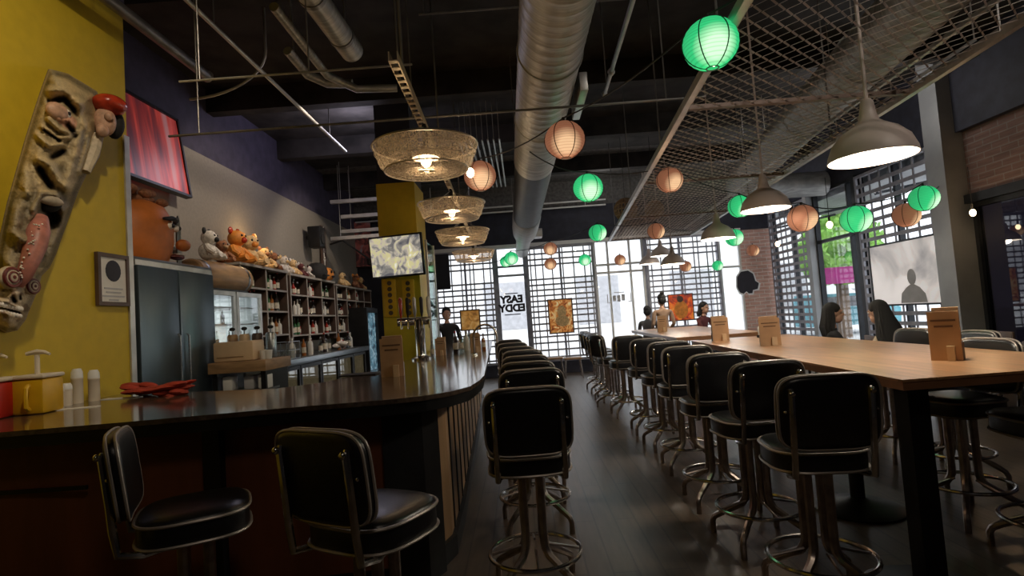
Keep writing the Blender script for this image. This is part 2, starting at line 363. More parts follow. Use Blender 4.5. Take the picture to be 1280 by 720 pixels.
USED = {}
def tag(o, label, cat, group=None):
    n=len(label.split()); assert 4<=n<=16, label
    if label in USED and not group: print('DUP LABEL', label)
    USED[label]=1
    o['label']=label; o['category']=cat
    if group: o['group']=group
    return o
def thing(name, label, cat, loc=(0,0,0), rz=0, group=None):
    o=bpy.data.objects.new(name,None); COL.objects.link(o); o.empty_display_size=.1
    o.location=loc; o.rotation_euler=(0,0,rz); return tag(o,label,cat,group)
def struct(o): o['kind']='structure'; return o
def dup(root, label=None, loc=None, rz=None, group=None):
    r=root.copy(); COL.objects.link(r)
    if loc is not None: r.location=loc
    if rz is not None: r.rotation_euler=(0,0,rz)
    for ch in list(root.children):
        c=ch.copy(); COL.objects.link(c); c.parent=r
        for g in list(ch.children):
            d=g.copy(); COL.objects.link(d); d.parent=c
    if label: tag(r,label,r['category'],group or r.get('group'))
    return r
def light(name, loc, e, col=(1,.8,.6), r=.05):
    l=bpy.data.lights.new(name,'POINT'); l.energy=e; l.color=col; l.shadow_soft_size=r
    o=bpy.data.objects.new(name,l); COL.objects.link(o); o.location=loc; return o
def arealight(name, loc, target, e, col, sx, sy, spread=None):
    l=bpy.data.lights.new(name,'AREA'); l.energy=e; l.color=col; l.shape='RECTANGLE'; l.size=sx; l.size_y=sy
    if spread: l.spread=spread
    o=bpy.data.objects.new(name,l); COL.objects.link(o); o.location=loc
    o.rotation_euler=(Vector(target)-Vector(loc)).to_track_quat('-Z','Y').to_euler(); return o
WS=2.0; EXPO=0.0
# ------------------------------------------------------------------ room shell
X0, X1, Y0, Y1, ZC = -4.0, 6.4, -1.5, 14.0, 4.8
struct(MB().box(X0,X1,Y0,Y1,-.1,0).build('floor','floor',smooth=False))
struct(MB().box(X0-.2,X1+.2,Y0-.2,11.4,ZC,ZC+.15).build('ceiling','ceil',smooth=False))
struct(MB().box(X0-.2,X1+.2,11.4,Y1+.2,ZC,ZC+.15).build('ceiling_far','concrete_litceil',smooth=False))  # separate lighter slab, window light put into its colour
struct(MB().box(X0-.2,X0,Y0,Y1,0,3.86).build('wall_left','grey',smooth=False))
struct(MB().box(X0-.2,X0,Y0,Y1,3.86,ZC).build('wall_left_upper','purple',smooth=False))
struct(MB().box(X0-.2,X1+.2,Y0-.2,Y0,0,ZC).build('wall_front','navy',smooth=False))
struct(MB().box(X1,X1+.2,Y0,3.2,0,ZC).build('wall_right','navy',smooth=False))
yb = struct(MB().box(X0,-3.2,Y0,4.60,0,4.33).build('wall_yellow','yellow',smooth=False))
struct(MB().box(X0,-3.19,Y0,4.61,4.33,ZC).build('wall_yellow_soffit','purple',smooth=False))
struct(MB().box(-3.2,-3.185,4.55,4.61,1.07,3.2).build('trim_1','conduit',smooth=False))
# pillar
struct(MB().box(-1.9,-1.36,7.8,8.55,0,3.47).build('pillar','yellow',smooth=False))
struct(MB().box(-1.88,-1.38,7.82,8.53,3.47,ZC).build('pillar_upper','navy',smooth=False))
# back wall
struct(MB().box(X0,-2.12,Y1,Y1+.2,0,3.25).build('wall_back','chalk',smooth=False))
struct(MB().box(-2.12,5.62,Y1,Y1+.2,0,.3).build('wall_back_base','navy',smooth=False))
struct(MB().box(X0,X1,Y1-.05,Y1+.2,3.25,4.15).build('wall_back_bulkhead','navy',smooth=False))
struct(MB().box(X0,X1,Y1,Y1+.2,4.15,ZC).build('wall_back_upper','concrete_litceil',smooth=False))
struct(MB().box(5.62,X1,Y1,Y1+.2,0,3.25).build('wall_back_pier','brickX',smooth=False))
struct(MB().box(-2.12,5.62,Y1-.09,Y1-.05,3.2,3.29).build('trim_2','whiteframe',smooth=False))
def window(i, x0,x1,z0,z1, mat='screenframe', bars=(), verts=(), name='window', t=.05):
    b=MB(); y0,y1=Y1+.02,Y1+.1
    b.box(x0,x1,y0,y1,z0,z0+t).box(x0,x1,y0,y1,z1-t,z1).box(x0,x0+t,y0,y1,z0+t,z1-t).box(x1-t,x1,y0,y1,z0+t,z1-t)
    for z in bars: b.box(x0+t,x1-t,y0,y1,z-t/2,z+t/2)
    for x in verts: b.box(x-t/2,x+t/2,y0+.005,y1-.005,z0+t,z1-t)
    o=struct(b.build('%s_%d'%(name,i),mat,smooth=False))
    p=MB().box(x0+t,x1-t,Y1+.055,Y1+.065,z0+t,z1-t).build('pane','pane',o,smooth=False)
    return o
window(1,-2.12,-.52,.3,3.25,verts=(-1.3,))
window(2,-.52,.22,.3,3.25,bars=(2.52,2.75))
window(3,.22,1.95,.3,3.25,verts=(1.1,))
window(1,1.95,3.2,.3,3.25,'whiteframe',bars=(2.42,2.62),verts=(2.3,2.85),name='door')
window(4,3.2,5.07,.3,3.25,verts=(4.1,))
window(5,5.07,5.62,.3,3.25,'whiteframe',bars=(2.35,))
def windowR(i, y0,y1,z0,z1, mat='frame', bars=(), verts=(), pane='pane', name='window', t=.06):
    b=MB(); x0,x1=X1+.02,X1+.12
    b.box(x0,x1,y0,y1,z0,z0+t).box(x0,x1,y0,y1,z1-t,z1).box(x0,x1,y0,y0+t,z0+t,z1-t).box(x0,x1,y1-t,y1,z0+t,z1-t)
    for z in bars: b.box(x0,x1,y0+t,y1-t,z-t/2,z+t/2)
    for y in verts: b.box(x0+.005,x1-.005,y-t/2,y+t/2,z0+t,z1-t)
    o=struct(b.build('%s_%d'%(name,i),mat,smooth=False))
    MB().box(X1+.065,X1+.075,y0+t,y1-t,z0+t,z1-t).build('pane',pane,o,smooth=False)
windowR(6,12.1,14.0,.3,3.65,verts=(13.0,))
windowR(2,10.4,12.0,.02,3.65,bars=(2.6,),verts=(10.75,),name='door')
windowR(7,8.3,10.4,.3,3.65,verts=(9.4,))
windowR(8,3.2,7.86,.3,2.6,pane='smoke',verts=(5.4,))
struct(MB().box(X1,X1+.2,7.86,Y1,3.65,ZC).build('wall_right_header','navy',smooth=False))
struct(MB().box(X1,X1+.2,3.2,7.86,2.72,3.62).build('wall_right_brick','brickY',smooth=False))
struct(MB().box(X1-.1,X1+.2,3.2,7.86,3.62,ZC).build('wall_right_beam','navy',smooth=False))
struct(MB().box(X1-.08,X1+.2,3.2,7.86,2.6,2.72).build('trim_3','frame',smooth=False))
struct(MB().box(X1,X1+.2,3.2,7.86,0,.3).box(X1,X1+.2,8.2,10.4,0,.3).box(X1,X1+.2,12.1,14,0,.3).build('wall_right_base','navy',smooth=False))
struct(MB().box(X1-.3,X1+.1,7.86,8.2,0,ZC).build('column','column',smooth=False))
struct(MB().box(X1-.12,X1+.1,11.98,12.12,0,3.65).build('trim_4','column',smooth=False))
struct(MB().box(X1-.06,X1+.1,10.34,10.46,0,3.65).build('trim_5','frame',smooth=False))
# ceiling beams (black joists)
for k,y in enumerate((2.2,4.9,7.4,9.6,11.9)):
    struct(MB().box(X0,X1,y-.09,y+.09,ZC-.32,ZC).build('beam','ceil',smooth=False))

# ------------------------------------------------------------------ outside
struct(MB().box(-14,30,14.2,40,-.3,-.02).box(6.6,30,-4,14.2,-.3,-.02).build('pavement','pave',smooth=False))
bb=thing('shop_building','pale shop building across the street behind the far windows','building',(1.5,24,-.02))
MB().box(-14,14,0,4,0,5).build('wall','facade',bb,smooth=False)
for i in range(6): MB().box(-11+i*4,-9.2+i*4,-.03,0,1,3).build('window','inkgrey',bb,smooth=False)
def tree(loc, h, r, label, seed):
    rnd=random.Random(seed); t=thing('street_tree',label,'tree',loc,0,'trees outside the glass door')
    MB().tube([(0,0,0),(.05,0,h*.4),(0,.05,h*.75)],[.12,.09,.05]).build('trunk','bark',t)
    b=MB()
    for i in range(1500):
        d=Vector((rnd.gauss(0,1),rnd.gauss(0,1),rnd.gauss(0,1))).normalized()*(r*rnd.uniform(.55,1)); p=Vector((d.x,d.y,h*.62+d.z*.9))
        a=Vector((rnd.uniform(-1,1),rnd.uniform(-1,1),rnd.uniform(-1,1))).normalized()*.16; c=a.cross(Vector((rnd.random(),1,rnd.random()))).normalized()*.10
        b.add([p-a,p+c,p+a,p-c],[(0,1,2,3)])
    b.build('crown','leaf',t,fix=False,smooth=False)
tree((9.0,15.9,-.02),4.3,1.0,'leafy green tree outside, behind the glass door',3)
tree((11.2,19.4,-.02),5.2,1.3,'taller green tree outside, behind the other tree by the glass door',4)
bn=thing('street_banner','magenta banner with a white star outside the glass door','banner',(7.9,13.6,-.02))
MB().box(-.5,.9,-.02,.02,1.75,2.15).build('cloth','magenta',bn,smooth=False)
MB().tube([(-.48,.03,0),(-.48,.03,2.2)],.02).build('post','conduit',bn); MB().tube([(.88,.03,0),(.88,.03,2.2)],.02).build('post','conduit',bn)
st=[]
for i in range(10):
    a=PI/2+i*PI/5; q=.2 if i%2==0 else .09; st.append((q*math.cos(a),q*math.sin(a)))
MB().prism(st,-.01,.01,Matrix.Translation((.3,-.03,1.55))@Matrix.Rotation(PI/2,4,'X')).build('star','signwhite',bn,smooth=False)
kz=thing('parked_van','teal parked van outside the glass door under the banner','van',(12.4,21.6,-.02))
sect=[(-1.6,.35),(1.6,.35),(1.65,.9),(1.35,1.0),(1.05,1.5),(-1.5,1.55),(-1.62,1.0)]
MB().prism(sect,-.75,.75,Matrix.Rotation(PI/2,4,'X')).build('body','teal',kz,smooth=False)
MB().box(-1.2,.9,-.76,-.755,1.05,1.42).build('window','smoke',kz,smooth=False)
for x in(-1,1): MB().lathe([(0,-.1),(.3,-.1),(.33,-.05),(.33,.05),(.3,.1),(0,.1)],18,T=Matrix.Translation((x,-.68,.33))@Matrix.Rotation(PI/2,4,'X')).build('wheel','blackmat',kz)

ov=thing('street_awning','grey overhanging awning outside above the side windows','awning',(6.6,8.2,3.5))
MB().box(0,1.6,0,6,0,.12).build('cover','column',ov,smooth=False)
for y in (.1,2,4,5.9): MB().bar((.02,y,-.25),(1.5,y,-.02),.05,.05).build('bracket','frame',ov,smooth=False)

# ------------------------------------------------------------------ lattice screens
HZ=[.42,.6,.78,.93,1.08,1.25,1.42,1.56,1.69,1.82,1.95,2.09,2.22,2.36,2.72,2.86,3.0,3.14]
def lattice(label, p0, p1, z0, z1, hs, fr, hb=.042, vb=.03, group='lattice screens on the windows', off=.0):
    """p0,p1: floor ends of the screen plane"""
    a=Vector(p0); b=Vector(p1); W=(b-a).length; ang=math.atan2((b-a).y,(b-a).x)
    t=thing('lattice_screen',label,'window screen',(a.x,a.y,0),ang,group)
    f=MB(); f.box(0,.05,-.02,.02,z0,z1).box(W-.05,W,-.02,.02,z0,z1).box(.05,W-.05,-.02,.02,z0,z0+.05).box(.05,W-.05,-.02,.02,z1-.05,z1)
    f.build('frame','screenframe',t,smooth=False)
    g=MB()
    for z in hs:
        if z0+.06<z<z1-.05: g.box(.05,W-.05,-.012,.0,z-hb/2,z+hb/2)
    for i,q in enumerate(fr):
        g.box(q*W-vb/2,q*W+vb/2,0,.012,z0+.05,z1-.05)
    g.build('lattice','screenframe',t,smooth=False)
    return t
FR1=[.06,.16,.3,.46,.6,.66,.82,.93]; FR2=[.06,.13,.24,.38,.54,.7,.86,.95]
lattice('grey lattice screen behind the bar end, with an amber picture on it',(-2.1,13.93),(-.55,13.93),.32,3.2,HZ,FR1)
lattice('grey lattice screen with a gold picture, facing the centre aisle',(.25,13.93),(1.93,13.93),.32,3.2,HZ,FR2)
lattice('grey lattice screen with a red picture, beside the glass entrance',(3.23,13.93),(5.04,13.93),.32,3.2,[z+.03 for z in HZ],[.07,.2,.35,.5,.66,.72,.84,.92])
HR=[.42+.165*i for i in range(20)]
FRR=[.08,.2,.33,.46,.6,.73,.87]
lattice('grey lattice screen on the side window next to the brick pier',(6.33,13.9),(6.33,12.14),.32,3.6,HR,FRR,hb=.065,vb=.04)
lattice('grey lattice screen on the side window behind the large faded poster',(6.33,10.3),(6.33,8.24),.32,3.6,HR,FRR,hb=.065,vb=.04)

# ------------------------------------------------------------------ pictures and signs
def picture(name,label,cat,c,w,h,art,fw=.03,frame='darkwood',rz=0,tilt=0,depth=.03, group=None, border=None):
    """framed flat picture facing local -Y"""
    t=thing(name,label,cat,c,rz,group); t.rotation_euler=(tilt,0,rz)
    f=MB(); f.box(-w/2,w/2,-depth,0,-h/2,-h/2+fw).box(-w/2,w/2,-depth,0,h/2-fw,h/2).box(-w/2,-w/2+fw,-depth,0,-h/2+fw,h/2-fw).box(w/2-fw,w/2,-depth,0,-h/2+fw,h/2-fw)
    f.build('frame',frame,t,smooth=False)
    MB().box(-w/2+fw,w/2-fw,-depth*.6,-.003,-h/2+fw,h/2-fw).build('picture',art,t,smooth=False)
    return t
def atw(px,py): return at(px,py,13.88)
p=atw(701,395); gp=picture('framed_picture','gold abstract picture in dark frame on the lattice facing the aisle','picture',p,.62,.86,'artgold',.03)
p=atw(588,400); picture('framed_picture','amber picture in dark frame on the lattice behind the bar end','picture',p,.5,.52,'artamber',.03)
p=atw(851,384); rp=picture('framed_picture','red and orange picture in dark frame on lattice near the entrance','picture',p,.62,.66,'artred',.02)
MB().ball((.03,-.022,.1),(.11,.003,.16),18,10).ball((.03,-.021,-.12),(.17,.003,.14),18,10).build('bright_motif','plushcream',gp)
MB().ball((0,-.022,-.06),(.17,.003,.22),18,10).build('orange_shape','orange2',rp); MB().ball((-.01,-.024,.2),(.08,.003,.08),14,9).build('dark_shape','darkwood',rp)
# faded poster by the side window
a=atx(1150,347,6.26); pp=picture('large_poster','large faded grey poster hung before the side window lattice','poster',(6.26,9.15,1.74),1.62,1.06,'artgrey',.03,'frame',-PI/2)
b=MB()
b.ball((.2,-.022,-.08),(.10,.004,.13)); b.prism([(-.1,-.49),(-.06,-.33),(.06,-.24),(.15,-.2),(.25,-.2),(.36,-.25),(.47,-.35),(.5,-.49)],.0205,.024,Matrix.Rotation(PI/2,4,'X'))
b.build('printed_figure','inkgrey',pp)
cp=picture('certificate','white certificate in a dark frame on the yellow wall','certificate',(-3.195,4.36,1.97),.34,.41,'paper',.03,'darkwood',PI/2)
MB().ball((.0,-.02,.07),(.085,.003,.085)).build('portrait','ink',cp)
b=MB()
for i,(w,z) in enumerate(((.2,-.07),(.16,-.1),(.24,-.13),(.1,-.16))): b.box(-w/2,w/2,-.0205,-.018,z-.006,z+.006)
b.build('printed_lines','inkgrey',cp,smooth=False)
# brick pier sticker
poly=[(-.22,-.12),(-.2,.12),(-.1,.25),(.08,.27),(.2,.18),(.24,.0),(.32,-.06),(.28,-.2),(.16,-.22),(.14,-.3),(.05,-.3),(0,-.24),(-.08,-.3),(-.16,-.26)]
p=at(932,352,13.98); s=thing('wall_sticker','dark blob shaped sticker with white outline on the brick pier','sticker',p)
R=Matrix.Rotation(PI/2,4,'X')
MB().prism([(x*1.14,z*1.14) for x,z in poly],0,.004,R).build('outline','signwhite',s,smooth=False)
MB().prism(poly,.004,.008,R).build('shape','ink',s,smooth=False)
def text(parent,name,s,size,mat,loc,rot,mirror=False,ex=.004):
    c=bpy.data.curves.new(name,'FONT'); c.body=s; c.size=size; c.extrude=ex; c.align_x='CENTER'; c.align_y='CENTER'; c.offset=.014
    o=bpy.data.objects.new(name,c); COL.objects.link(o)
    dg=bpy.context.evaluated_depsgraph_get(); me=bpy.data.meshes.new_from_object(o.evaluated_get(dg)); bpy.data.objects.remove(o)
    if mirror:
        for v in me.vertices: v.co.x=-v.co.x
        me.flip_normals()
    me.materials.clear(); me.materials.append(M[mat]); o=bpy.data.objects.new(name,me); COL.objects.link(o); o.parent=parent; o.location=loc; o.rotation_euler=rot
    return o
p=at(640,380,13.98); s=thing('window_sign','purple black mirrored letters on the window between two lattice screens','sign',p)
text(s,'lettering','EASY',.25,'ink',(0,0,.11),(PI/2,0,0),True); text(s,'lettering','EDDY',.25,'ink',(0,0,-.11),(PI/2,0,0),True)
MB().box(-.16,.16,-.004,.004,.25,.275).build('rule','ink',s,smooth=False); MB().box(-.2,.2,-.004,.004,-.275,-.25).build('rule','ink',s,smooth=False)
p=at(774,372,13.98); s=thing('window_sign','faint grey bracketed emblem on the glass of the entrance','sign',p)
b=MB(); b.box(-.3,-.28,-.003,.003,-.12,.1).box(-.28,-.22,-.003,.003,-.12,-.1).box(.28,.3,-.003,.003,-.12,.1).box(.22,.28,-.003,.003,-.12,-.1)
b.box(-.12,.14,-.003,.003,.12,.14); b.build('brackets','inkgrey',s,smooth=False)
b=MB(); b.box(-.16,-.08,-.003,.003,-.08,.06).box(-.05,.03,-.003,.003,-.1,.06).box(.06,.14,-.003,.003,-.08,.08); b.build('emblem','inkgrey',s,smooth=False)
# vertical letter sign on grey wall
p=atx(403,308,-3.97); s=thing('letter_sign','narrow dark vertical board with pale letters high on grey wall','sign',p,PI/2)
MB().box(-.13,.13,-.03,0,-.42,.42).build('board','darkwood',s,smooth=False)
for i,ch in enumerate('(BURLY'): text(s,'lettering',ch,.14,'dotwhite',(0,-.032,.34-.135*i),(PI/2,0,0))
# red screen high on left wall behind the yellow block
rs=thing('wall_screen','tilted screen showing red picture, high above steel fridge','screen',(-3.97,6.0,3.62),PI/2)
rs.rotation_euler=(math.radians(-8),0,PI/2)
f=MB(); w,h=1.15,.98; f.box(-w/2,w/2,-.1,-.02,-h/2,-h/2+.03).box(-w/2,w/2,-.1,-.02,h/2-.03,h/2).box(-w/2,-w/2+.03,-.1,-.02,-h/2,h/2).box(w/2-.03,w/2,-.1,-.02,-h/2,h/2); f.build('frame','frame',rs,smooth=False)
MB().box(-w/2+.03,w/2-.03,-.08,-.04,-h/2+.03,h/2-.03).build('screen','screenred',rs,smooth=False)
# tv on pillar
p=at(495,320,7.62); tv=thing('flat_tv','flat television with a bright picture on the yellow pillar','television',p,math.radians(-12))
tv.rotation_euler=(math.radians(6),0,math.radians(-14))
MB().rbox(-.4,.4,0,.05,-.29,.29,.012).build('casing','frame',tv); MB().box(-.375,.375,-.004,.002,-.262,.265).build('screen','arttv',tv,smooth=False)
MB().box(-.06,.06,.05,.13,-.1,.1).build('bracket','frame',tv,smooth=False)
# dotted boards on the pillar
for i,px in enumerate((488,511)):
    p=at(px,372,7.78); s=thing('bottle_board','narrow orange board with dark round holes, %s on the pillar under television'%('by the shelves' if i==0 else 'by the beer tower'),'board',p,0,'boards on the pillar')
    MB().rbox(-.085,.085,-.02,.018,-.27,.25,.006).build('board','mustard',s)
    b=MB()
    for k in range(6): b.lathe([(0,-.003),(.032,-.003),(.032,.003),(0,.003)],14,T=Matrix.Translation((0,-.022,.2-.083*k))@Matrix.Rotation(PI/2,4,'X'))
    b.build('hole','darkwood',s)
# black speaker-like screen on back wall and menu boards
p=at(550,340,13.85); s=thing('flat_tv','black switched off flat screen high on the far wall','television',(p.x,13.87,p.z),0); 
MB().rbox(-.2,.24,-.04,.04,-.44,.44,.01).build('casing','frame',s); MB().box(-.18,.22,-.045,-.041,-.42,.42).build('screen','chalk',s,smooth=False)
p=at(452,305,13.93); picture('menu_board','dark red menu board on the far wall beside the pillar','menu board',(p.x,13.95,p.z),.55,1.2,'artdark',.03,'frame')

# ------------------------------------------------------------------ bar counter
OUT=[(-3.19,2.66),(-2.02,2.78),(-1.1,2.92),(-.72,2.95),(-.54,3.01),(-.41,3.12),(-.32,3.3),(-.285,3.6),(-.275,3.9),(-.36,5.92),(-.5,9.4),(-.54,10.3)]
INN=[(-1.42,10.3),(-1.2,6.9),(-1.36,5.4),(-1.4,4.6),(-1.5,4.2),(-1.76,3.97),(-2.29,4.11),(-3.19,4.38)]
def inset(poly, d):
    c=[]
    n=len(poly)
    for i in range(n):
        a=Vector(poly[i-1]); b=Vector(poly[i]); e=Vector(poly[(i+1)%n])
        n1=(b-a).normalized(); n2=(e-b).normalized(); n1=Vector((-n1.y,n1.x)); n2=Vector((-n2.y,n2.x)); m=(n1+n2).normalized(); k=max(.4,m.dot(n1))
        c.append(tuple(b+m*(d/k)))
    return c
bar=thing('bar_counter','long dark bar counter with lacquered top and brown panelled front','bar counter')
MB().prism(OUT+INN,1.045,1.07).build('counter_top','bartop',bar)
MB().prism(inset(OUT+INN,.012),.985,1.045).build('top_edge','baredge',bar)
FRONT=[(-3.18,2.9),(-2.02,3.0),(-1.1,3.13),(-.75,3.17)]
SIDE=[(-.6,3.34),(-.52,3.6),(-.53,4.2),(-.6,5.9),(-.74,9.4),(-.78,10.2)]
b=MB()
for (a,c) in zip(FRONT[:-1],FRONT[1:]): b.prism([a,c,(c[0],c[1]+.04),(a[0],a[1]+.04)],.12,.985)
b.build('front_panel','panel',bar,smooth=False)
b=MB()
for (a,c) in zip(SIDE[:-1],SIDE[1:]): b.prism([a,c,(c[0]-.04,c[1]),(a[0]-.04,a[1])],.12,.985)
b.build('side_panel','panellight',bar,smooth=False)
def lerp_poly(poly,s):
    for a,c in zip(poly[:-1],poly[1:]):
        a=Vector(a); c=Vector(c); l=(c-a).length
        if s<=l: return a+(c-a)*(s/l),(c-a).normalized()
        s-=l
    return c,(c-a).normalized()
MB().prism([(-.8,3.10),(-.6,3.22),(-.53,3.36),(-.62,3.42),(-.82,3.22)],0,.985).build('corner_post','black',bar,smooth=False)
def post(x,y,w=.11): return MB().box(x-w/2,x+w/2,y-.045,y+.03,0,.985).build('post','black',bar,smooth=False)
post(-3.08,2.91,.2); post(-1.69,3.04,.09)
for s_ in (.32,.62,.95,1.35,1.8,2.3,2.9,3.6,4.4,5.3,6.3):
    q,d=lerp_poly(SIDE,s_+.1)
    T=Matrix.Translation((q.x,q.y,0))@Matrix.Rotation(math.atan2(d.y,d.x),4,'Z')
    MB().box(-.022,.022,-.008,.02,.12,.985,T).build('divider','black',bar,smooth=False)
b=MB()
for P_,k in ((FRONT,0),(SIDE,1)):
    for a,c in zip(P_[:-1],P_[1:]):
        if k==0: b.prism([(a[0],a[1]-.03),(c[0],c[1]-.03),(c[0],c[1]+.04),(a[0],a[1]+.04)],0,.12)
        else: b.prism([(a[0]+.03,a[1]),(c[0]+.03,c[1]),(c[0]-.04,c[1]),(a[0]-.04,a[1])],0,.12)
b.build('kick_board','black',bar,smooth=False)
MB().box(-3.18,-2.98,2.86,2.9,.0,.75).build('side_board','tan',bar,smooth=False)
# small low panel shapes on the front (service hatch outline)
b=MB(); b.box(-2.9,-2.3,2.915,2.93,.72,.74).build('hatch_rail','black',bar,smooth=False)
# inner wall of the bar
b=MB()
I2=[(-3.19,4.33),(-2.29,4.06),(-1.8,3.94),(-1.55,4.2),(-1.46,4.6),(-1.42,5.4),(-1.27,6.9),(-1.48,10.2)]
for a,c in zip(I2[:-1],I2[1:]):
    a_=Vector(a); c_=Vector(c); d=(c_-a_).normalized(); n_=Vector((d.y,-d.x))*.04
    b.prism([tuple(a_),tuple(c_),tuple(c_+n_),tuple(a_+n_)],0,.985)
b.build('inner_panel','steel',bar,smooth=False)

# ------------------------------------------------------------------ stools
SQ=[]
def outline(hw,hd,n=40,p=3.2):
    r=[]
    for i in range(n):
        a=2*PI*i/n; c,s_=math.cos(a),math.sin(a)
        r.append((hw*abs(c)**(2/p)*(1 if c>0 else -1), hd*abs(s_)**(2/p)*(1 if s_>0 else -1)))
    return r
def make_stool(label,group,loc,rz):
    t=thing('bar_stool',label,'bar stool',loc,rz,group)
    # seat cushion: crowned top, drum side
    lv=[(.90,.655),(.985,.66),(1,.672),(1,.735),(.985,.75),(.93,.762),(.7,.772),(.35,.776)]
    seat=MB().loft([[(x,y,z) for x,y in outline(.213*k,.208*k)] for k,z in lv]).build('seat','vinyl',t,angle=60)
    for z in (.745,.662): MB().tube([(x,y,z) for x,y in outline(.217,.212)],.0065,6,True).build('piping','piping',seat)
    # padded back, gently curved and leaning
    def bp(u,v,w):
        x=u; y=-.235+.35*u*u-(v-.78)*.12 + w; return (x,y,v)
    def slab(th,hw,h0,h1):
        rings=[]; cz=(h0+h1)/2; hh=(h1-h0)/2
        for k,w in ((.88,-th),(.97,-th*.8),(1,-th*.3),(1,th*.3),(.97,th*.8),(.88,th)):
            rings.append([bp(x*k,cz+z*k,w) for x,z in outline(hw,hh,44,5)])
        return rings
    back=MB().loft(slab(.028,.215,.775,1.105)).build('backrest','vinyl',t,angle=60)
    for w in (-.016,.016): MB().tube([bp(x*1.005,.94+z*1.008,w) for x,z in outline(.215,.165,44,5)],.006,6,True).build('piping','piping',back)
    for s_ in (-1,1):
        u=.165*s_
        MB().tube([(u*.75,-.05,.648),(u,-.17,.645),(u,-.25,.66),bp(u,.75,-.042),bp(u,.85,-.038),bp(u,1.03,-.036),bp(u,1.05,-.028)],[.012,.014,.015,.015,.015,.015,.01],8).build('back_post','chrome',t)
        MB().ball(bp(u,1.035,-.052),(.014,.012,.014),8,6).build('bolt','chrome',back); MB().ball(bp(u*1.16,.95,-.03),(.008,.007,.008),6,5).build('bolt','chrome',back)
    MB().lathe([(0,.63),(.12,.63),(.14,.655),(0,.655)],20).build('swivel_plate','black',t)
    for sx in(-1,1):
        for sy in(-1,1):
            q=.047
            MB().tube([(sx*q,sy*q,.632),(sx*q,sy*q,.28),(sx*(q+.005),sy*(q+.005),.25),(sx*.068,sy*.068,.215),(sx*.175,sy*.175,.125),(sx*.198,sy*.198,.103),(sx*.207,sy*.207,.075),(sx*.207,sy*.207,.0)],[.0225,.0225,.0225,.0215,.019,.018,.018,.018],8).build('leg','chromedim',t)
    fr_=MB().ring((0,0,.215),.24,.0115,40,8).build('foot_ring','chrome',t)
    for i in range(4):
        a=i*PI/2; MB().tube([(.075*math.cos(a),.075*math.sin(a),.25),(.238*math.cos(a),.238*math.sin(a),.215)],.007,6).build('spoke','chromedim',fr_)
    return t
_proto=[None]
def stool(x,y,deg,label,group):
    if _proto[0] is None: _proto[0]=make_stool(label,group,(x,y,0),math.radians(deg)); return _proto[0]
    r=dup(_proto[0],label,(x,y,0),math.radians(deg),group); r['group']=group; return r
G='bar stools along the bar counter'
for i,(x,y,d) in enumerate([(-.005,3.03,2),(.02,3.98,6),(.05,4.62,-5),(.01,5.32,2),(-.03,6.2,6),(-.07,6.98,0),(-.15,8.1,3),(-.2,9.3,-2)]):
    stool(x,y,d,'black vinyl and chrome stool, %s from the camera beside the bar end panels'%ORD[i],G)
stool(-1.43,2.40,-62,'black vinyl stool turned sideways before the brown bar front, below the condiments',G)
stool(-.62,2.22,-28,'black vinyl stool before the brown bar front, beside the black corner post',G)
G2='bar stools on the aisle side of the long table'
for i,(x,y,d) in enumerate([(1.36,2.77,-6),(1.36,3.48,4),(1.37,4.2,-3),(1.43,5.12,-4),(1.46,5.95,3),(1.47,6.75,-3)]):
    stool(x,y,d,'black vinyl and chrome stool, %s from the camera on aisle side of long table'%ORD[i],G2)
for i,(x,y,d) in enumerate([(1.42,7.86,2),(1.36,8.55,-70),(1.4,9.25,-78),(1.42,9.95,-82),(1.44,10.65,-75)]):
    stool(x,y,d,'black vinyl and chrome stool, %s along the far table on aisle side'%ORD[i],G2)
G3='bar stools on the window side of the long table'
for i,(x,y,d) in enumerate([(2.71,3.0,82),(2.74,3.64,95),(3.22,4.35,85),(3.25,5.05,95)]):
    stool(x,y,d,'black vinyl and chrome stool, %s from the camera on window side of long table'%ORD[i],G3)

# ------------------------------------------------------------------ communal tables
def table(label,poly,peds,corner,z=1.05):
    t=thing('communal_table',label,'table',(poly[0][0],poly[0][1],0))
    o=(poly[0][0],poly[0][1]); P_=[(x-o[0],y-o[1]) for x,y in poly]
    MB().prism(P_,z-.012,z).build('table_top','table',t,smooth=False)
    MB().prism(inset(P_,.004),z-.05,z-.012).build('top_edge','tableedge',t,smooth=False)
    for x,y in corner:
        x-=o[0]; y-=o[1]; MB().box(x-.05,x+.05,y-.05,y+.05,0,z-.05).build('leg','black',t,smooth=False)
        MB().lathe([(0,0),(.29,0),(.3,.012),(.26,.03),(.1,.05),(.08,.06),(0,.06)],28,(x,y,0)).build('base','black',t)
    for x,y in peds:
        x-=o[0]; y-=o[1]
        MB().lathe([(0,0),(.27,0),(.28,.012),(.24,.03),(.08,.06),(.045,.08),(.045,z-.08),(.16,z-.055),(0,z-.05)],24,(x,y,0)).build('pedestal','black',t)
    return t
table('long maple topped high table with black legs under the pendant lamps',[(1.70,2.57),(2.86,2.62),(3.02,6.45),(1.93,6.45)],[(2.2,3.9),(2.45,5.8)],[(1.86,2.76)])
table('second maple topped high table, beyond the long one near the entrance',[(2.0,7.3),(3.15,7.3),(3.4,11.0),(2.15,11.0)],[(2.6,8.1),(2.75,10.2)],[])
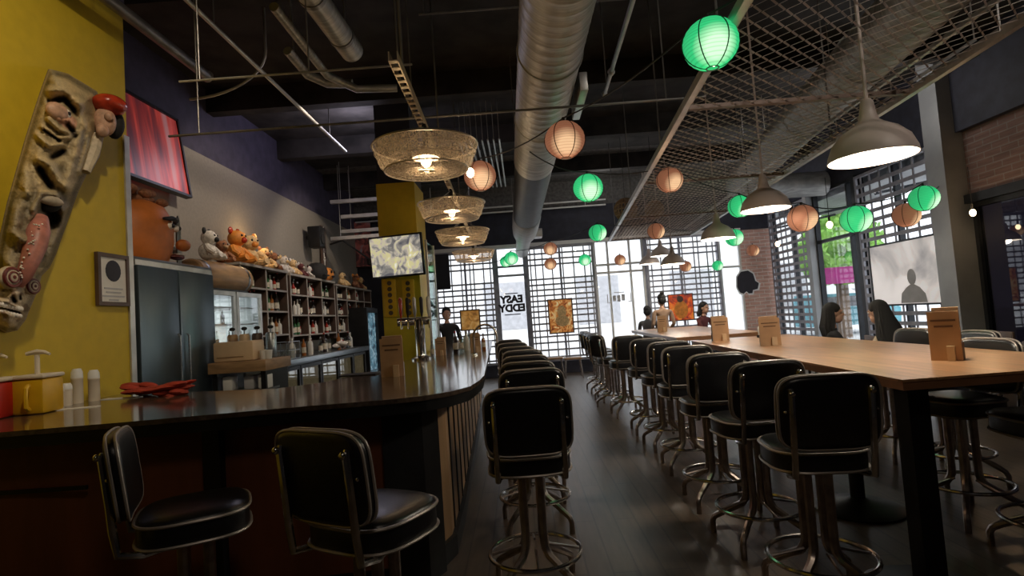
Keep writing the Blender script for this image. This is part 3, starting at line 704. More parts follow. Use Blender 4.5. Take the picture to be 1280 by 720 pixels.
# ------------------------------------------------------------------ ducts, pipes and rods under the ceiling
def duct(label,a,c,r,name='air_duct',seg=9,regs=(),dark=None):
    a=Vector(a); c=Vector(c); d=(c-a); L=d.length; T=Matrix.Translation(a)@d.to_track_quat('Z','Y').to_matrix().to_4x4()
    t=thing(name,label,'air duct',(0,0,0))
    prof=[(r,0)]
    n=int(L/.12)
    for i in range(1,n):
        z=L*i/n; prof+= [(r,z-.006),(r*1.006,z),(r,z+.006)]
    prof.append((r,L))
    MB().lathe(prof,40,T=T).build('pipe','duct',t,angle=60)
    for i in range(1,seg): MB().lathe_open([(r,-.03),(r*1.035,-.025),(r*1.045,0),(r*1.035,.025),(r,.03)],40,(0,0,L*i/seg),T).build('collar','duct',t)
    return t,T,L
t,T,L=duct('round grey spiral air duct over the aisle, running to the far wall',(.43,1.6,3.56),(.306,6.7,3.33),.245,seg=4)
R_=.245
def regbox(px,py,Y,sx,sy,sz):
    p=at(px,py,Y); MB().rbox(p.x-sx/2,p.x+sx/2,p.y-sy/2,p.y+sy/2,p.z-sz/2,p.z+sz/2,.008).build('register_box','conduit',t)
regbox(664,30,4.05,.07,.75,.16); regbox(724,122,4.9,.07,.7,.16); regbox(653,176,6.2,.07,.7,.16)
# black sleeve and the far run with reducer
a=Vector((.306,6.7,3.33))
T=Matrix.Translation(a)@Vector((-.02,1,-.036)).to_track_quat('Z','Y').to_matrix().to_4x4()
MB().lathe([(.20,0),(.238,.01),(.238,3.0),(.2,3.01)],36,T=T).build('black_sleeve','ductdark',t)
MB().lathe([(.24,3.01),(.25,3.04),(.25,4.0),(.24,4.5),(.2,4.9),(.16,5.4),(.16,7.1)],36,T=T).build('reducer','duct',t)
p=at(672,292,12.4); MB().rbox(p.x-.1,p.x+.1,p.y-.2,p.y+.2,p.z-.09,p.z+.09,.02).build('register_box','conduit',t)
t2,T2,L2=duct('big round duct above the wire canopy, over the window side',(3.25,3.7,3.75),(4.35,10.4,3.75),.27,seg=4)
MB().tube([(4.35,10.4,3.75),(4.5,11.0,3.75),(4.9,11.3,3.75),(5.6,11.4,3.75),(6.38,11.4,3.75)],.25,24).build('elbow','duct',t2)
# straps from ceiling
def rodset(parent,pts,r=.008,z1=ZC):
    for x,y,z in pts: MB().tube([(x,y,z),(x,y,z1)],r,6).build('hanger','rod',parent)
rodset(t,[(.18,3.5,3.6),(.64,3.5,3.6),(.1,7,3.45),(.55,7,3.45),(.02,12,3.3),(.5,12,3.3)])
rodset(t2,[(3.2,5,3.9),(3.75,5,3.9),(3.95,9.5,3.9),(4.5,9.5,3.9)])
def pipe(name,label,pts,r,mat='conduit',cat='pipe',n=10,group=None,hang=()):
    t=thing(name,label,cat,(0,0,0),0,group); MB().tube(pts,r,n).build('pipe',mat,t)
    rodset(t,hang,.006); return t
pipe('ceiling_pipe','thin pale pipe running along the dark ceiling over the back bar',[(-2.42,3.6,4.1),(-2.42,8.2,4.1)],.02,hang=[(-2.42,4.6,4.1),(-2.42,7.5,4.1)])
tt=pipe('ceiling_pipe','thick dark pipe near the purple wall with a capped end',[(-2.98,3.0,4.1),(-2.98,5.5,4.1)],.05,'rod',hang=[(-2.98,4,4.1),(-2.98,5.3,4.1)])
MB().ball((-2.98,5.5,4.1),(.06,.03,.06),10,7).build('end_cap','conduit',tt)
pts=[(-3.2+.8*math.sin(k/10*PI/2),5.55+.0*k,3.9+.45*(1-math.cos(k/10*PI/2))) for k in range(11)]
pipe('bent_conduit','bent pale conduit curving up beside the capped pipe',pts+[(-2.4,5.55,ZC)],.014)
tt=thing('vent_pipe','short wide steel vent pipe with bands, hung near the ceiling','vent pipe',(0,0,0))
MB().tube([(-1.45,3.7,4.05),(-1.38,5.05,4.02)],.105,20).build('pipe','duct',tt)
for k in (.35,.8): 
    y=3.7+k*1.35; MB().tube([(-1.45+.07*k,y-.02,4.05-.03*k),(-1.45+.07*k,y+.02,4.05-.03*k)],.112,20).build('band','rod',tt)
rodset(tt,[(-1.43,4.2,4.1),(-1.39,4.9,4.1)],.008)
tt=thing('vent_pipe','slim banded steel pipe next to the wide vent pipe','vent pipe',(0,0,0))
MB().tube([(-1.78,4.3,4.05),(-1.72,5.35,3.95),(-1.5,5.6,3.9),(-1.1,5.65,3.9)],.04,14).build('pipe','duct',tt); rodset(tt,[(-1.76,4.6,4.05)],.008)
tt=thing('vent_pipe','short steel elbow pipe, smallest of the three vent pipes','vent pipe',(0,0,0))
MB().tube([(-2.0,5.1,4.1),(-1.95,5.45,4.02),(-1.8,5.6,3.98),(-1.55,5.62,3.97)],.045,14).build('pipe','duct',tt); rodset(tt,[(-1.98,5.2,4.1)],.008)
pipe('cross_rod','long thin black rod crossing under the big duct',[(-2.75,4.45,3.12),(1.62,4.45,3.12)],.010,'rod',hang=[(-2.5,4.45,3.12),(-.75,4.45,3.12),(1.3,4.45,3.12)])
pipe('cross_rod','pale rod crossing high from purple wall to the strut',[(-2.35,3.95,3.33),(-.65,3.95,3.33)],.008,'conduit',hang=[(-2.2,3.95,3.33),(-1.4,3.95,3.33),(-.75,3.95,3.33)])
pipe('cross_rod','thin rod crossing high behind the first green lantern',[(-.75,5.1,4.35),(2.9,5.1,4.35)],.011,'rod',hang=[(-.7,5.1,4.35),(2.5,5.1,4.35)])
tt=pipe('hanging_pipe','pale jointed pipe hanging between the duct and the canopy',[(.93,3.2,3.62),(1.0,5.5,3.62)],.02,'conduit',hang=[(.95,3.6,3.62),(.99,5.3,3.62)])
MB().ball((.985,5.0,3.62),(.035,.05,.035),8,6).build('joint','conduit',tt); MB().ball((1.0,5.5,3.62),(.03,.04,.03),8,6).build('joint','conduit',tt)
for i in range(8):
    x=-.72+.085*i; tag(MB().tube([(x,8.2,4.12),(x+.02,11.2,4.12)],.014,6).tube([(x,8.4,4.12),(x,8.4,ZC)],.005,5).tube([(x,10.9,4.12),(x,10.9,ZC)],.005,5).build('conduit_run','conduit'),'pale conduit, %s from the pillar side in a bundle beside duct'%ORD[i],'conduit','conduits beside the duct')
for i,(z,y) in enumerate(((4.08,13.7),(4.2,13.65))):
    tag(MB().tube([(-3.9,y,z),(2.3,y,z)],.02,8).tube([(-2,y,z),(-2,y,ZC)],.006,5).tube([(1.8,y,z),(1.8,y,ZC)],.006,5).build('conduit_run','whiteframe'),'white conduit crossing along the far bulkhead, %s one'%('lower' if i==0 else 'upper'),'conduit')
# clutter of steel channels over the shelves end
for i,(z,y,x0,x1) in enumerate(((4.0,11.0,-3.6,-1.9),(3.75,11.3,-3.5,-1.9),(3.5,11.6,-3.6,-1.95),(3.3,11.2,-3.7,-2.0))):
    tag(MB().bar((x0,y,z),(x1,y,z),.08,.07).bar((x0,y+.12,z+.02),(x1,y+.12,z+.02),.03,.03).tube([(x0+.2,y,z),(x0+.2,y,ZC)],.006,5).tube([(x1-.2,y,z),(x1-.2,y,ZC)],.006,5).build('steel_channel','conduit',smooth=False),'pale steel channel hung over the shelf end, %s from top'%ORD[i],'steel channel','channels over the shelf end')
# spot lamps on wall above the shelves
tt=thing('spot_lamp','small black spot lamp on an arm above the shelf end','spot lamp',(-3.95,11.9,3.3))
MB().tube([(0,0,0),(.3,-.1,.05),(.75,.3,-.35)],.02,8).build('arm','black',tt); MB().lathe([(.03,0),(.06,.02),(.07,.14),(0,.15)],14,(.75,.3,-.48)).build('lamp_head','black',tt)
# black boards: speaker + bracket behind
tt=thing('wall_speaker','black box speaker on a bracket high above the shelves','speaker',(-3.78,10.6,3.25),PI/2)
MB().rbox(-.14,.14,-.12,.12,-.2,.2,.015).build('cabinet','black',tt); MB().lathe([(0,0),(.09,0),(.1,.012),(0,.012)],18,T=Matrix.Translation((0,-.12,-.04))@Matrix.Rotation(PI/2,4,'X')).build('cone','blackmat',tt)
MB().box(-.03,.03,.12,.19,-.03,.03).build('bracket','black',tt)

# ------------------------------------------------------------------ expanded metal canopy over the long table
cn=thing('wire_canopy','big hanging canopy of expanded metal mesh over the long tables','mesh canopy',(0,0,0))
SK=.085
def cp_(u,y): return (1.27+SK*(y-2.8)+u, y, 3.0)
W=1.78; ya,yb_=1.2,12.2
b=MB(); q=[]
pit=.065; ly=.125
ncol=int(W/pit); nrow=int((yb_-ya)/ly)
ww=.006
def zig(parity, i):
    pts=[]
    for k in range(nrow*2+1):
        y=ya+k*ly/2; s_=(1 if (k+parity)%2 else -1)*pit/2*.92
        pts.append(cp_((i+.5)*pit+s_*1.0,y))
    return pts
for i in range(ncol):
    pts=zig(i%2,i)
    vs=[]; fs=[]
    for x,y,z in pts: vs+=[(x-ww,y,z-.004),(x+ww,y,z+.004)]
    for k in range(len(pts)-1): fs.append((2*k,2*k+1,2*k+3,2*k+2))
    b.add(vs,fs)
b.build('mesh','mesh',cn,smooth=False,fix=False)
for u in (0,W):
    MB().bar(cp_(u,ya),cp_(u,yb_),.045,.06).build('side_rail','conduit',cn,smooth=False)
    MB().bar(Vector(cp_(u+(.12 if u==0 else -.12),ya))+Vector((0,0,.14)),Vector(cp_(u+(.12 if u==0 else -.12),yb_))+Vector((0,0,.14)),.03,.03).build('upper_rail','conduit',cn,smooth=False)
for y in (2.0,4.35,6.9,9.4,12.2):
    MB().bar(cp_(0,y),cp_(W,y),.05,.035).build('cross_bar','rustbar',cn,smooth=False)
for y in (3.4,5.6,8.2,11.0):
    for u in (.03,W-.03):
        x,yy,z=cp_(u,y); MB().tube([(x,yy,z),(x,yy,ZC)],.008,6).build('hanger','rod',cn)
# short steel outriggers along window edge
for i in range(7):
    y=4.4+i*1.15; x,yy,z=cp_(W,y)
    tag(MB().bar((x+.05,yy,z+.10),(x+.62,yy+.05,z+.42),.035,.025).tube([(x+.62,yy+.05,z+.42),(x+.62,yy+.05,ZC)],.006,5).build('steel_bracket','conduit',smooth=False),'pale slanted steel bar beside canopy edge, %s from the camera'%ORD[i],'steel bar','slanted bars beside the canopy')
# rope-like rosettes at canopy far end
for i,(px,py,Y,lab) in enumerate(((782,262,10.2,'tan woven hanging ball at the far corner of the canopy'),(818,262,10.8,'small tan woven hanging ball under the canopy, beyond the larger one'))):
    p=at(px,py,Y); tt=thing('woven_ball',lab,'woven ball',p)
    b=MB()
    for k in range(9):
        a=k*PI/9; T=Matrix.Rotation(a,4,'Z')@Matrix.Rotation(PI/2,4,'X'); b.ring((0,0,0),.2-.03*i,.016,24,5,T)
    for z in(-.1,0,.1): b.ring((0,0,z),math.sqrt(.04-z*z)*(1-.15*i),.016,24,5)
    b.build('weave','tan',tt); MB().tube([(0,0,.18),(0,0,3.0-p.z+1.8)],.005,5).build('cord','cable',tt)

# ------------------------------------------------------------------ perforated strut and basket lamps
stt=thing('perforated_strut','cream perforated steel strut hung over the bar, carrying the basket lamps','steel strut',(0,0,0))
b=MB(); xs=lambda y:-.60-.022*(y-3.2); za=2.93
N=95
for sgn in(-1,1): b.bar((xs(3.0)+sgn*.024,3.0,za),(xs(11),11.0,za),.007,.06)
for k in range(N):
    y=3.0+8.0*k/(N-1); b.bar((xs(y)-.024,y,za-.03),(xs(y)+.024,y,za-.03),.035,.006)
b.build('channel','strut',stt,smooth=False)
for y in (3.3,5.2,7.4,9.8): MB().tube([(xs(y),y,za),(xs(y),y,ZC)],.009,6).build('hanger','rod',stt)
def make_basket(label,loc):
    t=thing('basket_lamp',label,'pendant lamp',loc,0,'basket lamps over the bar')
    ro,ri,h=.36,.285,.17   # origin: rim centre height = h
    sh=MB().lathe_open([(ri*.05,.0),(ri*.8,.0),(ri,.006),(ri+.03,.04),(ro,h)],48).build('shade','veil',t,fix=False)
    b=MB(); b.ring((0,0,h),ro,.007,56,6)
    b.ring((0,0,.004),ri,.005,56,6)
    b.build('rim','wire',sh)
    b=MB()
    for k in range(36):
        a=2*PI*k/36; ca,sa=math.cos(a),math.sin(a)
        b.tube([(ri*.06*ca,ri*.06*sa,0),(ri*ca,ri*sa,.004),(ro*ca,ro*sa,h)],.0018,4)
    for q in (.25,.5,.75): b.ring((0,0,.003),ri*q,.0016,40,4)
    for q in (.35,.7): b.ring((0,0,h*q),ri+(ro-ri)*q+.01,.0016,40,4)
    b.build('wires','wire',sh)
    for k in range(3):
        a=2*PI*k/3+.4; MB().tube([(ro*math.cos(a),ro*math.sin(a),h),(0,0,.31)],.003,5).build('stay','wire',t)
    MB().lathe_open([(.02,.17),(.035,.16),(.09,.09),(.092,.088),(.036,.155)],20).build('cone','shade',t)
    MB().lathe([(.02,.15),(.022,.19),(.022,.3),(.012,.33),(0,.335)],12).build('socket','black',t)
    MB().ball((0,0,.075),(.038,.038,.05),14,10).build('bulb','bulb',t)
    return t
bl=[(-.57,3.80,2.50),(-.65,5.95,2.55),(-.69,7.45,2.49),(-.71,9.45,2.46)]
bp0=make_basket('wire basket lamp over the bar, first and largest from the camera',bl[0])
for i,l in enumerate(bl[1:]): dup(bp0,'wire basket lamp over the bar, %s along the strut from the camera'%ORD[i+1],l)
for x,y,z in bl: light('basket_light',(x,y,z+.03),14,(1,.72,.42),.05)

# ------------------------------------------------------------------ dome pendants
def make_pendant(label,loc,stem):
    t=thing('dome_pendant',label,'pendant lamp',loc,0,'dome pendant lamps over the tables')
    sh=MB().lathe_open([(.235,0),(.232,.03),(.205,.10),(.15,.16),(.085,.2),(.055,.225),(.045,.27),(.035,.34),(.02,.36)],40).build('shade','shade',t,fix=False)
    MB().lathe_open([(.231,.002),(.226,.03),(.2,.095),(.146,.153),(.08,.19),(.001,.2)],40).build('lining','shadein',sh,fix=False)
    MB().ring((0,0,0),.234,.004,40,6).build('rim','shade',sh)
    MB().ball((0,0,.08),(.05,.05,.065),14,9).build('bulb','bulbwhite',t)
    MB().tube([(0,0,.35),(0,0,stem)],.011,8).build('rod','shade',t)
    return t
pl=[(2.16,3.32,2.25),(2.54,5.62,2.36),(2.86,7.88,2.36),(3.14,11.25,2.30)]
pp0=make_pendant('dome pendant lamp, first and largest over the long table',pl[0],2.2)
for i,l in enumerate(pl[1:]): dup(pp0,'taupe dome pendant lamp, %s from the camera over the tables'%ORD[i+1],l)
for i,(px,py,Y) in enumerate(((826,320,12.6),(812,330,13.2))):
    l=at(px,py,Y); dup(pp0,'small far dome pendant near the entrance, %s one'%('larger' if i==0 else 'smaller'),(l.x,l.y,l.z)); 
for x,y,z in pl: light('pendant_light',(x,y,z+.02),52,(1,.88,.7),.08)

# ------------------------------------------------------------------ paper lanterns on cables
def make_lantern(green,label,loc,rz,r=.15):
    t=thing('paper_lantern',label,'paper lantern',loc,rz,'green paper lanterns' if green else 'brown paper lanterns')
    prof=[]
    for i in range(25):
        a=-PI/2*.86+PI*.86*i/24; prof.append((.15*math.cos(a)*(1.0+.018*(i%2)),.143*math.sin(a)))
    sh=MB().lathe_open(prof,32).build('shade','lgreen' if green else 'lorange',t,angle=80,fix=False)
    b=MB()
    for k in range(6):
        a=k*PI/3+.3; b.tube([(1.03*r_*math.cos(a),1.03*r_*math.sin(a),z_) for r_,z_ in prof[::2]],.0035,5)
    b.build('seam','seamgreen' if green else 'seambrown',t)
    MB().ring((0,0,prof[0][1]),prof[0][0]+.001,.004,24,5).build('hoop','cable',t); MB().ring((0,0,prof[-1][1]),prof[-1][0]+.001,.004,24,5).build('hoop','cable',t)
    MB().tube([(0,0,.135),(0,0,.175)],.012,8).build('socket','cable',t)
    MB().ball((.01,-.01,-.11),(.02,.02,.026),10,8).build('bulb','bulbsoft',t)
    return t
g0=[None,None]
NEAR=0
for i,(g,px,py,d,lab) in enumerate([
 (1,888,55,68,'largest green paper lantern, beside the canopy edge'),
 (0,706,175,50,'largest brown paper lantern, hanging under the big duct'),
 (1,735,235,37,'green paper lantern between the big duct and the canopy edge'),
 (0,600,220,40,'brown paper lantern just beyond the first basket lamp'),
 (0,837,225,33,'brown paper lantern under the middle of the canopy'),
 (1,925,258,29,'green paper lantern peeking out behind the second dome pendant'),
 (0,1003,273,35,'brown paper lantern before the side window post beside the glass door'),
 (1,1070,274,35,'green paper lantern hanging in front of the glass door'),
 (1,1155,248,33,'green paper lantern above the faded poster, near the steel column'),
 (0,1133,269,31,'brown paper lantern touching the green one above the faded poster'),
 (1,747,291,22,'green paper lantern below the far bulkhead'),
 (0,820,289,21,'brown paper lantern at the far end of the canopy'),
 (0,688,311,17,'upper of two stacked small brown lanterns before the far lattice'),
 (0,688,330,15,'lower of two stacked small brown lanterns before the far lattice'),
 (1,731,325,15,'small green lantern before the edge of the gold picture lattice'),
 (1,639,323,17,'small green lantern before the far window, above the mirrored letters'),
 (1,632,327,14,'smallest green lantern, tucked behind another above the mirrored letters'),
 (0,775,325,14,'small brown lantern before the entrance transom'),
 (1,918,297,22,'green paper lantern half hidden behind the third dome pendant'),
 (1,897,332,13,'small green lantern at the end of the red picture lattice'),
 (0,857,333,14,'small brown lantern before the red picture lattice'),
 (0,941,313,15,'small brown lantern before the brick pier')]):
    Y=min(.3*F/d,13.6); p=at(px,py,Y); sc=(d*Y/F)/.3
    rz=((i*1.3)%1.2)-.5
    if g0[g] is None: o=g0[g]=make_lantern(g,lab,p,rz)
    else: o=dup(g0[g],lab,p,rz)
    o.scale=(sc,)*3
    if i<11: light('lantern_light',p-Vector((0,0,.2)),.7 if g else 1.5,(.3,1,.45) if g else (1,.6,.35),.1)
    locals()
LP=lambda px,py,Y:at(px,py,Y)+Vector((0,0,.17))
def cable(label,pts,r=.006,sag=.06):
    out=[]
    for a,c in zip(pts[:-1],pts[1:]):
        a=Vector(a);c=Vector(c)
        for k in range(8):
            s=k/8; out.append(a.lerp(c,s)-Vector((0,0,sag*4*s*(1-s))))
    out.append(Vector(pts[-1]))
    tag(MB().tube(out,r,5).build('string_cable','cable'),label,'cable')
cable('black lantern cable slung from the bar strut up to the canopy edge',[(-.62,6.9,2.95),LP(600,220,5.25),LP(706,175,4.2),LP(888,55,3.09),(1.75,2.4,3.3)])
cable('black lantern cable crossing below the canopy to the side windows',[(.2,5.2,3.0),LP(735,235,5.68),LP(837,225,6.36),LP(925,258,7.24),LP(1003,273,6.0),LP(1070,274,6.0),LP(1155,248,6.36),(6.1,8.0,2.9)])
cable('black lantern cable crossing before the far bulkhead',[(-.5,12.2,2.7),LP(639,323,12.3),LP(688,311,12.3),LP(747,291,9.5),LP(820,289,10),(3.6,11.5,3.0)])
# filament bulbs on cables
for i,(px,py,Y,lab) in enumerate(((588,216,5.0,'bare glowing bulb hanging at the first basket lamp rim'),(1216,266,7.2,'bare glowing bulb beside the steel column'),(1037,281,7.0,'bare bulb between two lanterns before the glass door'),(972,305,9.5,'bare bulb before the side window lattice by the brick pier'))):
    p=at(px,py,Y); tt=thing('bare_bulb',lab,'light bulb',p)
    MB().ball((0,0,0),(.035,.035,.045),12,9).build('bulb','bulb',tt); MB().tube([(0,0,.04),(0,0,.11)],.014,8).build('socket','cable',tt); MB().tube([(0,0,.1),(0,0,.6)],.004,5).build('cord','cable',tt)
light('bulb_light',at(1216,266,7.0),6,(1,.65,.35),.05)
# ------------------------------------------------------------------ back bar: steel fridge, counter, coolers, shelves
fr=thing('steel_fridge','tall dark steel two door fridge beside the yellow wall','fridge',(-3.565,4.64,0))
MB().rbox(-.42,.34,.0,1.2,.08,2.2,.01).build('cabinet','steel',fr)
for a,c in((.02,.57),(.59,1.18)):
    d=MB().rbox(.34,.385,a,c,.12,2.12,.012).build('door','bluesteel',fr)
    MB().tube([(.4,c-.06 if a<.3 else a+.06,1.0),(.42,c-.06 if a<.3 else a+.06,1.02),(.42,c-.06 if a<.3 else a+.06,1.5),(.4,c-.06 if a<.3 else a+.06,1.52)],.01,8).build('handle','steel',d)
for x in(-.35,.28):
    for y in(.08,1.12): MB().tube([(x,y,0),(x,y,.09)],.025,8).build('foot','black',fr)
MB().box(.3,.36,.02,1.18,2.125,2.17).build('top_strip','conduit',fr,smooth=False)
bc=thing('back_counter','long steel back bar counter with glass door coolers below','counter',(-3.97,6.4,0))
MB().rbox(0,.8,0,5.2,1.0,1.09,.008).build('worktop','steel',bc)
MB().box(.0,.72,0.02,5.18,.0,.1).build('plinth','black',bc,smooth=False)
MB().box(.0,.7,.02,5.18,.1,1.0).build('body','black',bc,smooth=False)
for i in range(6):
    y=.05+.855*i
    f=MB(); f.box(.7,.74,y,y+.83,.14,.19).box(.7,.74,y,y+.83,.93,.98).box(.7,.74,y,y+.05,.19,.93).box(.7,.74,y+.78,y+.83,.19,.93)
    d=f.build('door','black',bc,smooth=False); MB().box(.72,.725,y+.05,y+.78,.19,.93).build('pane','bglass',d,smooth=False)
    MB().box(.701,.703,y+.05,y+.78,.19,.93).build('lit_inside','cooldim',d,smooth=False)
def bottle(mat,h=.28,r=.037,cap='black',lab=True):
    """a bottle kind as a thing prototype"""
    t=bpy.data.objects.new('bottle',None); COL.objects.link(t)
    MB().lathe([(0,0),(r,.0),(r,h*.58),(r*.85,h*.66),(r*.36,h*.74),(r*.33,h*.93),(0,h*.93)],12).build('glass',mat,t)
    MB().lathe([(r*.4,h*.92),(r*.4,h),(0,h)],10).build('cap',cap,t)
    if lab: MB().lathe_open([(r*1.02,h*.16),(r*1.02,h*.46)],12).build('label','label',t)
    t['category']='bottle'; return t
KN=['clear','amber','green','dark','white','red']
KINDS=[bottle('bglass',cap='silver'),bottle('bamber',.3),bottle('bgreen',.29,.034),bottle('bdark',.3,.036,'red'),bottle('bwhite',.27,.04,'white',False),bottle('bred',.25,.035,'white')]
usedk=set()
def put(kind,loc,label,group,sc=1):
    k=KINDS[kind]
    if kind not in usedk: usedk.add(kind); o=k; o.location=loc; tag(o,label,'bottle',group)
    else: o=dup(k,label,loc,random.uniform(0,6),group)
    o.scale=(sc,)*3; return o
# bottles behind the cooler glass of the back counter
# shelving units
def shelf_unit(label,y0,y1,levels,divs,z0,z1,x0=-3.98,x1=-3.62):
    t=thing('bottle_shelf',label,'shelf unit',(x0,y0,0)); D=x1-x0; W=y1-y0
    MB().box(0,.02,0,W,z0,z1).build('back_panel','darkwood',t,smooth=False)
    for y in [0]+divs+[W-.03]:
        p=MB().box(.02,D,y,y+.03,z0,z1).build('upright','darkwood',t,smooth=False); MB().box(D,D+.008,y,y+.03,z0,z1).build('edge_strip','shelfedge',p,smooth=False)
    for z in levels:
        p=MB().box(.02,D-.005,.03,W-.03,z-.02,z).build('shelf','darkwood',t,smooth=False); MB().box(D-.005,D+.004,.03,W-.03,z-.022,z+.004).build('edge_strip','shelfedge',p,smooth=False)
    MB().box(0,D+.02,-.02,W+.02,z1,z1+.035).build('top','shelfedge',t,smooth=False)
    return t
units=[('near',7.25,8.75,[1.45,1.8,2.12],[.75],1.3,2.40),('middle',8.85,11.0,[1.42,1.75,2.08],[.7,1.4],1.3,2.38),('far',11.1,13.7,[1.42,1.75,2.08],[.65,1.3,1.95],1.3,2.34)]
for nm,y0,y1,lv,dv,z0,z1 in units:
    shelf_unit('dark wooden bottle shelving with pale edges, %s unit above the back counter'%nm,y0,y1,lv,dv,z0,z1)
    for li,z in enumerate(lv):
        k=0; y=y0+.12
        while y<y1-.1 and k<16:
            ok=all(abs(y-(y0+d+.015))>.07 for d in dv)
            if ok:
                kd=random.choice([0,0,1,2,3,4,4,5])
                put(kd,(-3.72+random.uniform(-.03,.03),y,z),'%s bottle, %s along the %s shelf of the %s shelving unit'%(KN[kd],ORD[k],['lowest','middle','highest'][li],nm),'bottles on the shelves',random.uniform(.84,1.0)); k+=1
            y+=random.uniform(.10,.135)
# lower row on the back counter under shelves
for k in range(16):
    kd=[4,0,1,4,5,0,3,4][k%8]
    put(kd,(-3.45+random.uniform(-.08,.08),8.4+k*.2,1.09),'%s bottle standing on the back counter, %s beyond the dispensers'%(KN[kd],ORD[k]),'bottles on the back counter',random.uniform(.8,1.15))
# upright cooler with curved wooden lid at near end
uc=thing('counter_cooler','white lit glass door cooler on the back counter beside fridge','cooler',(-3.97,5.86,0))
MB().box(0,.02,0,1.25,1.09,1.98).box(.02,.66,0,.03,1.09,1.98).box(.02,.66,1.22,1.25,1.09,1.98).box(.02,.66,.03,1.22,1.95,1.98).box(.02,.66,.03,1.22,1.09,1.13).build('cabinet','steel',uc,smooth=False)
MB().box(.02,.03,.03,1.22,1.13,1.95).build('lit_inside','coolerlit',uc,smooth=False)
b=MB()
for z in (1.35,1.6,1.8): b.box(.03,.60,.03,1.22,z,z+.012)
b.build('shelf','conduit',uc,smooth=False)
for a,c in((.0,.6),(.63,1.25)):
    f=MB(); f.box(.66,.69,a,c,1.09,1.14).box(.66,.69,a,c,1.93,1.98).box(.66,.69,a,a+.05,1.14,1.93).box(.66,.69,c-.05,c,1.14,1.93)
    d=f.build('door','conduit',uc,smooth=False); MB().box(.674,.678,a+.05,c-.05,1.14,1.93).build('pane','pane',d,smooth=False)
cb=thing('base_cabinet','dark base cabinet under the near end of the lit cooler','cabinet',(-3.97,5.85,0)); MB().box(.0,.76,0,.53,.0,1.08).build('body','black',cb,smooth=False); MB().box(.76,.785,.02,.51,.1,1.04).build('door','steel',cb,smooth=False)
for k in range(8):
    put([0,4,2][k%3],(-3.50,6.0+.14*k,[1.613,1.363][k%2]),'%s bottle inside the lit cooler, %s along'%(KN[[0,4,2][k%3]],ORD[k]),'bottles in the lit cooler',.62)
br=thing('barrel_lid','brown wooden half barrel lying across the lit cooler top','barrel',(-3.5,5.92,2.16))
MB().lathe([(.15,0),(.17,.02),(.185,.55),(.17,1.1),(.15,1.12)],24,T=Matrix.Rotation(-PI/2,4,'X')).build('barrel','tan',br)
b=MB()
for y in (.12,1.0): b.lathe_open([(.177,-.02),(.181,0),(.177,.02)],24,T=Matrix.Translation((0,y,0))@Matrix.Rotation(-PI/2,4,'X'))
b.build('hoop','steel',br); MB().box(-.12,.12,.05,1.05,-.18,-.14).build('cradle','black',br,smooth=False)
# blue display fridge at far end
bf=thing('display_fridge','narrow glass door display fridge with blue light at the counter end','fridge',(-3.97,11.75,0))
MB().box(.38,.7,0,.9,0,1.9).build('cabinet','black',bf,smooth=False); 
f=MB(); f.box(.7,.76,0,.9,.1,.18).box(.7,.76,0,.9,1.78,1.88).box(.7,.76,0,.07,.18,1.78).box(.7,.76,.83,.9,.18,1.78); f.build('door','frame',bf,smooth=False)
MB().box(.705,.71,.07,.83,.18,1.78).build('stock','coolblue',bf,smooth=False); MB().box(.73,.735,.07,.83,.18,1.78).build('pane','pane',bf,smooth=False)
# prep shelf with wooden box
pr=thing('prep_shelf','low wooden fronted prep shelf behind the bar, under the pale box','shelf',(-3.15,5.55,0))
MB().rbox(.02,.6,0,.62,1.10,1.21,.006).build('board','tan',pr)
for x in(.06,.55): MB().box(x-.025,x+.025,.05,.58,0,1.10).build('leg','black',pr,smooth=False)
MB().box(.03,.58,.05,.35,.9,.92).build('lower_shelf','steel',pr,smooth=False)
p=Vector((-2.92,5.74,1.21)); wb=thing('bread_box','pale wooden box on the prep shelf beside the white cups','box',p)
MB().rbox(-.19,.22,-.12,.14,0,.2,.02).build('body','lighttan',wb); MB().box(-.15,.12,-.126,-.12,.04,.05).build('slot','tan',wb,smooth=False)
for i,x in enumerate((-2.65,-2.60)):
    tag(MB().lathe([(0,0),(.03,0),(.038,.09),(.034,.088),(.028,.006),(0,.006)],16,(x,5.74,1.21)).build('paper_cup','white'),'white paper cup on the prep shelf, %s the pale box'%('next to' if i==0 else 'farther from'),'cup','cups on the prep shelf')
for i,x in enumerate((-2.98,-2.62)):
    tag(MB().rbox(x-.05,x+.05,5.63,5.75,.92,1.06,.01).build('white_tub','white'),'white tub under the prep shelf, %s'%('below pale box' if i==0 else 'below the cups'),'tub','tubs under the prep shelf')
tag(MB().rbox(-2.82,-2.72,5.64,5.75,.92,1.05,.01).build('blue_tub','inkgrey'),'grey tub under the prep shelf beside a white tub','tub')
# dispensers with dark knobs
for i,(px,m) in enumerate(((291,'tan'),(306,'lighttan'),(322,'darkwood'),(339,'steel'))):
    p=at(px,430,6.06); dz=thing('drink_dispenser','%s canister with a dark tap handle behind the pale box'%['tan wood','pale wood','dark brown','grey steel'][i],'dispenser',(min(p.x,-2.62),6.06,1.21),0,'dispensers behind the pale box'); dz.scale=(.85,.85,.68)
    MB().lathe([(0,0),(.06,0),(.065,.02),(.065,.37),(.05,.4),(0,.4)],18).build('canister',m,dz); MB().tube([(0,0,.4),(0,0,.46)],.012,8).build('stem','steel',dz); MB().ball((0,0,.485),(.04,.02,.03),12,8).build('knob','blackmat',dz)
    MB().box(-.09,.09,-.09,.09,-.0,.001).build('pad','black',dz,smooth=False)
